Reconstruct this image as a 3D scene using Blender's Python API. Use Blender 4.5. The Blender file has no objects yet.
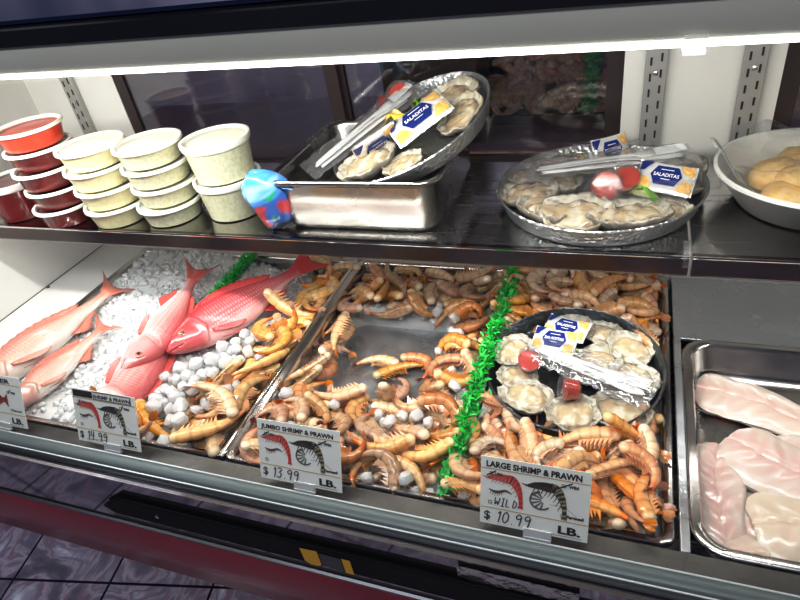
import bpy, bmesh, math, random
from math import sin, cos, pi, radians, sqrt, exp, hypot, atan2
from mathutils import Vector, Matrix, Euler, noise
SC = bpy.context.scene
COL = SC.collection
def R(d): return radians(d)
def sstep(a, b, x):
    t = min(1, max(0, (x-a)/(b-a))); return t*t*(3-2*t)
def lerp(a, b, t): return a+(b-a)*t
def mix3(a, b, t): return tuple(a[i]+(b[i]-a[i])*t for i in range(3))
def interp(xs, ys, x):
    if x <= xs[0]: return ys[0]
    for i in range(1, len(xs)):
        if x <= xs[i]:
            t = (x-xs[i-1])/(xs[i]-xs[i-1]); return ys[i-1]+(ys[i]-ys[i-1])*t
    return ys[-1]
def sm_interp(xs, ys, x):       # catmull-rom style smooth interpolation
    n = len(xs)
    if x <= xs[0]: return ys[0]
    if x >= xs[-1]: return ys[-1]
    for i in range(n-1):
        if x <= xs[i+1]:
            h = xs[i+1]-xs[i]; t = (x-xs[i])/h
            m0 = (ys[i+1]-ys[i-1])/(xs[i+1]-xs[i-1]) if i > 0 else (ys[1]-ys[0])/h
            m1 = (ys[i+2]-ys[i])/(xs[i+2]-xs[i]) if i+2 < n else (ys[i+1]-ys[i])/h
            t2 = t*t; t3 = t2*t
            return (2*t3-3*t2+1)*ys[i]+(t3-2*t2+t)*h*m0+(-2*t3+3*t2)*ys[i+1]+(t3-t2)*h*m1
def nz(x, y=0, z=0): return noise.noise(Vector((x, y, z)))

# ------------------------------------------------------------------ mesh builder
class MB:
    def __init__(s): s.v = []; s.f = []; s.c = []; s.fm = []; s.col = (1, 1, 1); s.m = 0
    def vert(s, p, c=None):
        s.v.append(tuple(p)); s.c.append(tuple(c) if c else s.col); return len(s.v)-1
    def face(s, *i): s.f.append(tuple(i)); s.fm.append(s.m)
    def grid(s, rows, closed_u=False, closed_v=False, cols=None):
        nu = len(rows); nv = len(rows[0]); b = len(s.v)
        for i, r in enumerate(rows):
            for j, p in enumerate(r): s.vert(p, cols[i][j] if cols else None)
        for i in range(nu if closed_u else nu-1):
            for j in range(nv if closed_v else nv-1):
                i2 = (i+1) % nu; j2 = (j+1) % nv
                s.face(b+i*nv+j, b+i*nv+j2, b+i2*nv+j2, b+i2*nv+j)
        return b
    def box(s, x0, x1, y0, y1, z0, z1, M=None):
        b = len(s.v)
        for p in ((x0,y0,z0),(x1,y0,z0),(x1,y1,z0),(x0,y1,z0),(x0,y0,z1),(x1,y0,z1),(x1,y1,z1),(x0,y1,z1)):
            s.vert(M @ Vector(p) if M else p)
        for q in ((0,3,2,1),(4,5,6,7),(0,1,5,4),(1,2,6,5),(2,3,7,6),(3,0,4,7)): s.face(*[b+k for k in q])
    def lathe(s, prof, n=32, M=None, caps=(True, True), cols=None, ex=1.0):
        rows = []
        for i in range(n):
            a = 2*pi*i/n
            r_ = []
            for (r, z) in prof:
                p = Vector((r*cos(a)*ex, r*sin(a), z)); r_.append(M @ p if M else p)
            rows.append(r_)
        b = s.grid(rows, closed_u=True, cols=[cols]*n if cols else None); k = len(prof)
        if caps[0]: s.face(*[b+i*k for i in range(n)][::-1])
        if caps[1]: s.face(*[b+i*k+k-1 for i in range(n)])
    def tube(s, pts, rad, n=8, flat=1.0, cap=True, cols=None):
        P = [Vector(p) for p in pts]; rows = []; up = Vector((0, 0, 1))
        for i, p in enumerate(P):
            t = (P[min(i+1, len(P)-1)]-P[max(i-1, 0)]).normalized()
            a = t.cross(up)
            if a.length < 1e-4: a = t.cross(Vector((0, 1, 0)))
            a.normalize(); c = a.cross(t)
            r = rad[i] if isinstance(rad, (list, tuple)) else rad
            rows.append([p+a*cos(2*pi*k/n)*r+c*sin(2*pi*k/n)*r*flat for k in range(n)])
        b = s.grid(rows, closed_v=True, cols=[[c]*n for c in cols] if cols else None)
        if cap:
            s.face(*[b+k for k in range(n)][::-1]); s.face(*[b+(len(P)-1)*n+k for k in range(n)])
    def poly(s, pts, c=None):
        b = [s.vert(p, c) for p in pts]; s.face(*b)
    def prism(s, pts2, z0, z1):
        n = len(pts2); b = len(s.v)
        for z in (z0, z1):
            for p in pts2: s.vert((p[0], p[1], z))
        s.face(*[b+i for i in range(n)][::-1]); s.face(*[b+n+i for i in range(n)])
        for i in range(n): j = (i+1) % n; s.face(b+i, b+j, b+n+j, b+n+i)
    def ext_x(s, prof, x0, x1):          # closed (y,z) profile swept along x
        n = len(prof); b = len(s.v)
        for x in (x0, x1):
            for p in prof: s.vert((x, p[0], p[1]))
        s.face(*[b+i for i in range(n)]); s.face(*[b+n+i for i in range(n)][::-1])
        for i in range(n): j = (i+1) % n; s.face(b+j, b+i, b+n+i, b+n+j)
    def mesh(s, name, mats, smooth=True, sharp=None):
        me = bpy.data.meshes.new(name); me.from_pydata(s.v, [], s.f)
        for m in (mats if isinstance(mats, (list, tuple)) else [mats]): me.materials.append(m)
        a = me.color_attributes.new('col', 'FLOAT_COLOR', 'POINT')
        a.data.foreach_set('color', [x for c in s.c for x in (*c, 1.0)])
        me.polygons.foreach_set('material_index', s.fm)
        bm = bmesh.new(); bm.from_mesh(me)
        bmesh.ops.recalc_face_normals(bm, faces=bm.faces); bm.to_mesh(me); bm.free()
        me.polygons.foreach_set('use_smooth', [bool(smooth)]*len(me.polygons))
        if sharp: me.set_sharp_from_angle(angle=R(sharp))
        me.update(); return me
    def build(s, name, mats, parent=None, smooth=True, sharp=40, bevel=0, sub=0, solid=0):
        o = bpy.data.objects.new(name, s.mesh(name, mats, smooth, sharp)); COL.objects.link(o)
        if parent: o.parent = parent
        if solid:
            m = o.modifiers.new('s', 'SOLIDIFY'); m.thickness = solid; m.offset = 0
        if bevel:
            m = o.modifiers.new('b', 'BEVEL'); m.width = bevel; m.segments = 2; m.limit_method = 'ANGLE'; m.angle_limit = R(35)
        if sub:
            m = o.modifiers.new('u', 'SUBSURF'); m.levels = sub; m.render_levels = sub
        return o
def inst(name, me, parent=None, M=None):
    o = bpy.data.objects.new(name, me); COL.objects.link(o)
    if parent: o.parent = parent
    if M is not None: o.matrix_basis = M
    return o
def empty(name, M=None):
    o = bpy.data.objects.new(name, None); COL.objects.link(o); o.empty_display_size = .02
    if M is not None: o.matrix_basis = M
    return o
def tag(o, label=None, cat=None, group=None, kind=None):
    if label: o['label'] = label
    if cat: o['category'] = cat
    if group: o['group'] = group
    if kind: o['kind'] = kind
    return o
def TR(x, y, z, rx=0, ry=0, rz=0, s=1): return Matrix.LocRotScale(Vector((x, y, z)), Euler((R(rx), R(ry), R(rz))), Vector((s, s, s)))
def copy_tree(o, M=None):
    c = o.copy(); COL.objects.link(c)
    if M is not None: c.matrix_basis = M
    for ch in list(o.children):
        d = ch.copy(); COL.objects.link(d); d.parent = c
        for g in list(ch.children):
            e = g.copy(); COL.objects.link(e); e.parent = d
    return c

# ------------------------------------------------------------------ materials
def mat(name, base=(.8,.8,.8), rough=.5, metal=0, coat=0, sss=0, sssr=(1,.5,.3), trans=0, emis=0, ecol=None, attr=False, vary=0, bump=None, alpha=1, ior=1.45, mott=None, spec=.5, rvar=None, sscale=.01):
    m = bpy.data.materials.new(name); m.use_nodes = True; nt = m.node_tree; N = nt.nodes; L = nt.links
    b = N['Principled BSDF']; I = b.inputs
    I['Base Color'].default_value = (*base, 1); I['Roughness'].default_value = rough; I['Metallic'].default_value = metal
    I['Coat Weight'].default_value = coat; I['Coat Roughness'].default_value = .12; I['Transmission Weight'].default_value = trans; I['IOR'].default_value = ior
    I['Specular IOR Level'].default_value = spec
    if sss:
        I['Subsurface Weight'].default_value = sss; I['Subsurface Radius'].default_value = sssr; I['Subsurface Scale'].default_value = sscale
    if emis:
        I['Emission Strength'].default_value = emis; I['Emission Color'].default_value = (*(ecol or base), 1)
    I['Alpha'].default_value = alpha
    src = None
    if attr:
        a = N.new('ShaderNodeAttribute'); a.attribute_name = 'col'; src = a.outputs['Color']
    tc = N.new('ShaderNodeTexCoord')
    if mott:                             # (scale, colour, amount) large soft mottling
        n = N.new('ShaderNodeTexNoise'); n.inputs['Scale'].default_value = mott[0]; n.inputs['Detail'].default_value = 5
        L.new(tc.outputs['Object'], n.inputs['Vector'])
        r = N.new('ShaderNodeMapRange'); r.inputs['From Min'].default_value = .4; r.inputs['From Max'].default_value = .68; r.inputs['To Max'].default_value = mott[2]
        L.new(n.outputs['Fac'], r.inputs['Value'])
        x = N.new('ShaderNodeMix'); x.data_type = 'RGBA'; L.new(r.outputs['Result'], x.inputs['Factor'])
        if src: L.new(src, x.inputs['A'])
        else: x.inputs['A'].default_value = (*base, 1)
        x.inputs['B'].default_value = (*mott[1], 1); src = x.outputs['Result']
    if vary:
        oi = N.new('ShaderNodeObjectInfo'); h = N.new('ShaderNodeHueSaturation')
        mr = N.new('ShaderNodeMapRange'); mr.inputs['To Min'].default_value = 1-vary; mr.inputs['To Max'].default_value = 1+vary*.7
        L.new(oi.outputs['Random'], mr.inputs['Value']); L.new(mr.outputs['Result'], h.inputs['Value'])
        mu = N.new('ShaderNodeMath'); mu.operation = 'MULTIPLY'; mu.inputs[1].default_value = 7.31
        fr = N.new('ShaderNodeMath'); fr.operation = 'FRACT'; L.new(oi.outputs['Random'], mu.inputs[0]); L.new(mu.outputs[0], fr.inputs[0])
        m2 = N.new('ShaderNodeMapRange'); m2.inputs['To Min'].default_value = 1-vary*1.3; m2.inputs['To Max'].default_value = 1+vary*.9
        L.new(fr.outputs[0], m2.inputs['Value']); L.new(m2.outputs['Result'], h.inputs['Saturation'])
        if src: L.new(src, h.inputs['Color'])
        else: h.inputs['Color'].default_value = (*base, 1)
        src = h.outputs['Color']
    if src: L.new(src, I['Base Color'])
    if rvar:                             # (scale, lo, hi) streaky roughness
        n = N.new('ShaderNodeTexNoise'); n.inputs['Scale'].default_value = rvar[0]; n.inputs['Detail'].default_value = 4
        mp = N.new('ShaderNodeMapping'); mp.inputs['Scale'].default_value = rvar[3] if len(rvar) > 3 else (1, 1, 1)
        L.new(tc.outputs['Object'], mp.inputs['Vector']); L.new(mp.outputs[0], n.inputs['Vector'])
        r = N.new('ShaderNodeMapRange'); r.inputs['From Min'].default_value = .3; r.inputs['From Max'].default_value = .7
        r.inputs['To Min'].default_value = rvar[1]; r.inputs['To Max'].default_value = rvar[2]
        L.new(n.outputs['Fac'], r.inputs['Value']); L.new(r.outputs['Result'], I['Roughness'])
    if bump:                             # (kind, scale, strength, distance)
        k, sc, st, di = bump[:4]
        if k == 'noise':
            t = N.new('ShaderNodeTexNoise'); t.inputs['Detail'].default_value = 5; o_ = t.outputs['Fac']
        elif k == 'wave':
            t = N.new('ShaderNodeTexWave'); t.inputs['Distortion'].default_value = 3; o_ = t.outputs['Fac']
        else:
            t = N.new('ShaderNodeTexVoronoi'); o_ = t.outputs['Distance']
            if k == 'smooth': t.feature = 'SMOOTH_F1'
        t.inputs['Scale'].default_value = sc
        mp = N.new('ShaderNodeMapping'); mp.inputs['Scale'].default_value = bump[4] if len(bump) > 4 else (1, 1, 1)
        L.new(tc.outputs['Object'], mp.inputs['Vector']); L.new(mp.outputs[0], t.inputs['Vector'])
        bp = N.new('ShaderNodeBump'); bp.inputs['Strength'].default_value = st; bp.inputs['Distance'].default_value = di
        L.new(o_, bp.inputs['Height']); L.new(bp.outputs[0], I['Normal'])
    m['nt'] = 1
    return m
def film_mat(name, tint=(1,1,1), gloss=.14, rough=.06, bump=0, milky=0, bs=60, edge=.45):
    m = bpy.data.materials.new(name); m.use_nodes = True; nt = m.node_tree; N = nt.nodes; L = nt.links
    N.remove(N['Principled BSDF']); out = N['Material Output']
    t = N.new('ShaderNodeBsdfTransparent'); t.inputs[0].default_value = (*tint, 1)
    g = N.new('ShaderNodeBsdfGlossy'); g.inputs['Roughness'].default_value = rough
    lw = N.new('ShaderNodeLayerWeight'); lw.inputs[0].default_value = .3
    mr = N.new('ShaderNodeMapRange'); mr.inputs['To Min'].default_value = gloss; mr.inputs['To Max'].default_value = edge
    L.new(lw.outputs['Facing'], mr.inputs['Value'])
    mx = N.new('ShaderNodeMixShader'); L.new(mr.outputs['Result'], mx.inputs[0]); L.new(t.outputs[0], mx.inputs[1]); L.new(g.outputs[0], mx.inputs[2])
    last = mx
    if milky:
        d = N.new('ShaderNodeBsdfDiffuse'); d.inputs[0].default_value = (.9, .9, .9, 1)
        m2 = N.new('ShaderNodeMixShader'); m2.inputs[0].default_value = milky; L.new(mx.outputs[0], m2.inputs[1]); L.new(d.outputs[0], m2.inputs[2]); last = m2
    if bump:
        tc = N.new('ShaderNodeTexCoord'); n = N.new('ShaderNodeTexNoise'); n.inputs['Scale'].default_value = bs
        L.new(tc.outputs['Object'], n.inputs['Vector']); bp = N.new('ShaderNodeBump'); bp.inputs['Strength'].default_value = bump; bp.inputs['Distance'].default_value = .004
        L.new(n.outputs['Fac'], bp.inputs['Height']); L.new(bp.outputs[0], g.inputs['Normal'])
    L.new(last.outputs[0], out.inputs[0]); return m

# ------------------------------------------------------------------ shrimp
def shrimp_mesh(name, L, th, r, pal, seed, legs=True):
    """headless shell-on shrimp lying on its side: curled, ringed body plus swimmerets.  pal = (back, belly, head flesh, tail)"""
    rnd = random.Random(seed); mb = MB(); n = 30; nr = 12
    back, belly, flesh, tailc = [(c[0]*.92, c[1]*.91, c[2]*.84) for c in pal]
    ths = R(th); P = []; A = []; x = y = 0; a = -ths/2
    for i in range(n+1):
        t = i/n; P.append((x, y)); A.append(a)
        k = ths*(.55+.9*t*(1-t)*2)/n; a += k*(1.25 if t > .35 else .6)*.98; x += cos(a)*L/n; y += sin(a)*L/n
    cx = sum(p[0] for p in P)/len(P); cy = sum(p[1] for p in P)/len(P)
    P = [(p[0]-cx, p[1]-cy) for p in P]
    rows = []; cols = []
    for i in range(n+1):
        t = i/n
        w = .9*r*interp([0, .02, .06, .16, .4, .62, .8, .92, 1], [.2, .62, .86, 1, .97, .80, .56, .38, .24], t)
        seg = (t*6.6) % 1.0
        if .08 < t < .93: w *= 1.07-.16*seg
        px, py = P[i]; ca, sa = cos(A[i]), sin(A[i])
        nx, ny = sa, -ca           # outward (back) direction
        zb = .0022*sin(t*5+seed)
        row = []; col = []
        for k in range(nr):
            q = 2*pi*k/nr; o = cos(q); u = sin(q)
            o2 = o*(1.12 if o > 0 else 1.0); wz = .84
            row.append((px+nx*w*o2, py+ny*w*o2, u*w*wz+zb))
            c = mix3(belly, back, sstep(-.5, .85, o))
            ring = sstep(.72, .98, seg) if .06 < t < .95 else 0
            c = mix3(c, tuple(v*.6 for v in back), ring*.6); c = mix3(c, tuple(v*.6 for v in back), .5*sstep(.86, 1, o)*(t > .1))
            c = mix3(flesh, c, sstep(.035, .13, t+.02*nz(q*2, seed)))
            c = mix3(c, tailc, sstep(.78, .97, t))
            sh = 1+.14*nz(t*9+seed, q*1.3, 3.1); col.append(tuple(v*sh for v in c))
        rows.append(row); cols.append(col)
    b = mb.grid(rows, closed_v=True, cols=cols)
    mb.face(*[b+k for k in range(nr)][::-1]); mb.face(*[b+n*nr+k for k in range(nr)])
    if legs:
        for i in range(4, 20, 2):
            px, py = P[i]; ca, sa = cos(A[i]), sin(A[i]); nx, ny = -sa, ca
            w = r*.8; l = r*rnd.uniform(.7, 1.15); s = r*.3
            for z in (-.25*r, .25*r):
                mb.col = mix3(belly, tailc, .45)
                i0 = mb.vert((px+nx*w*.8-ca*s, py+ny*w*.8-sa*s, z)); i1 = mb.vert((px+nx*w*.8+ca*s, py+ny*w*.8+sa*s, z))
                i2 = mb.vert((px+nx*(w+l)+ca*l*.55, py+ny*(w+l)+sa*l*.55, z*1.8)); mb.face(i0, i1, i2)
    me = mb.mesh(name, M['shrimp'], True)
    # tail fan
    tb = MB(); px, py = P[-1]; ta = A[-1]
    for j, (sp, ln) in enumerate(((-.62, .95), (-.3, 1.12), (0, 1.0), (.3, 1.12), (.62, .95))):
        ln *= r*1.45; rw = []; cw = []
        for i in range(5):
            t = i/4; wv = r*.36*sin(pi*(.12+.8*t))
            d = ta+.25*t
            cx_ = px-cos(ta)*r*.25+cos(d)*ln*t; cy_ = py-sin(ta)*r*.25+sin(d)*ln*t; cz = sin(sp)*ln*t*.75
            sx, sy, sz = -sin(d)*.55*wv, cos(d)*.55*wv, wv*.9
            rw.append([(cx_-sx, cy_-sy, cz-sz), (cx_+.12*wv*sin(d), cy_, cz), (cx_+sx, cy_+sy, cz+sz)])
            cc = mix3(tailc, mix3(tailc, belly, .5), t*.7); cw.append([cc]*3)
        tb.grid(rw, cols=cw)
    return me, tb.mesh('tail_fan', M['shrimp'], True)
M = {}
PAL_J = [((.78,.36,.10),(.88,.58,.27),(.90,.68,.44),(.82,.26,.06)), ((.74,.42,.15),(.84,.58,.30),(.88,.70,.46),(.72,.26,.07)), ((.86,.46,.14),(.90,.62,.30),(.92,.72,.48),(.88,.32,.07))]
PAL_M = [((.54,.28,.12),(.74,.48,.26),(.84,.66,.46),(.72,.26,.08)), ((.66,.34,.14),(.80,.54,.30),(.86,.70,.52),(.76,.28,.08)), ((.60,.27,.13),(.74,.42,.25),(.82,.60,.44),(.60,.20,.08)), ((.78,.50,.28),(.86,.66,.44),(.90,.76,.60),(.80,.36,.14))]
PAL_L = [((.74,.29,.11),(.84,.45,.23),(.88,.62,.42),(.76,.24,.07)), ((.82,.38,.13),(.88,.54,.26),(.90,.68,.46),(.80,.28,.07)), ((.80,.50,.32),(.88,.66,.48),(.90,.74,.58),(.72,.32,.16)), ((.84,.48,.20),(.88,.60,.34),(.90,.74,.54),(.78,.36,.12))]
def make_shrimps():
    M['shrimp'] = mat('wet_shrimp_shell', rough=.24, coat=.7, sss=.3, sssr=(1,.45,.25), sscale=.006, attr=True, vary=.22, bump=('noise', 260, .25, .001), spec=.5)
    V = []
    for i in range(6): V.append(shrimp_mesh('shrimp', .112+.012*(i % 3), (150, 95, 200, 120, 175, 60)[i], .0128+.0006*(i % 2), PAL_J[i % 3], i+1))
    for i in range(8): V.append(shrimp_mesh('shrimp', .100+.008*(i % 3), (130, 70, 175, 100, 150, 40, 190, 115)[i], .0118+.0005*(i % 3), PAL_M[i % 4], i+11))
    for i in range(8): V.append(shrimp_mesh('shrimp', .084+.007*(i % 3), (140, 75, 185, 105, 160, 45, 200, 120)[i], .0108+.0005*(i % 3), PAL_L[i % 4], i+31))
    return V      # 0-5 jumbo orange, 6-13 middle pan, 14-21 right pile

# ------------------------------------------------------------------ ice
def chunk(mb, c, r, rnd, sq=.8, n=1):
    bm = bmesh.new(); bmesh.ops.create_icosphere(bm, subdivisions=n, radius=1)
    E = Euler((rnd.uniform(0, 6), rnd.uniform(0, 6), rnd.uniform(0, 6))).to_matrix(); b = len(mb.v)
    sx, sy, sz = rnd.uniform(.75, 1.2), rnd.uniform(.75, 1.2), rnd.uniform(.6, 1.0); o = rnd.uniform(0, 50)
    for v in bm.verts:
        p = v.co; m = max(abs(p.x), abs(p.y), abs(p.z)); p = p*lerp(1, 1/m, sq*.45)
        p = p*(1+.18*noise.noise(v.co*1.7+Vector((o, 0, 0))))
        mb.vert(E @ Vector((p.x*sx*r, p.y*sy*r, p.z*sz*r))+Vector(c))
    for f in bm.faces: mb.face(*[b+v.index for v in f.verts])
    bm.free()
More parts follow.
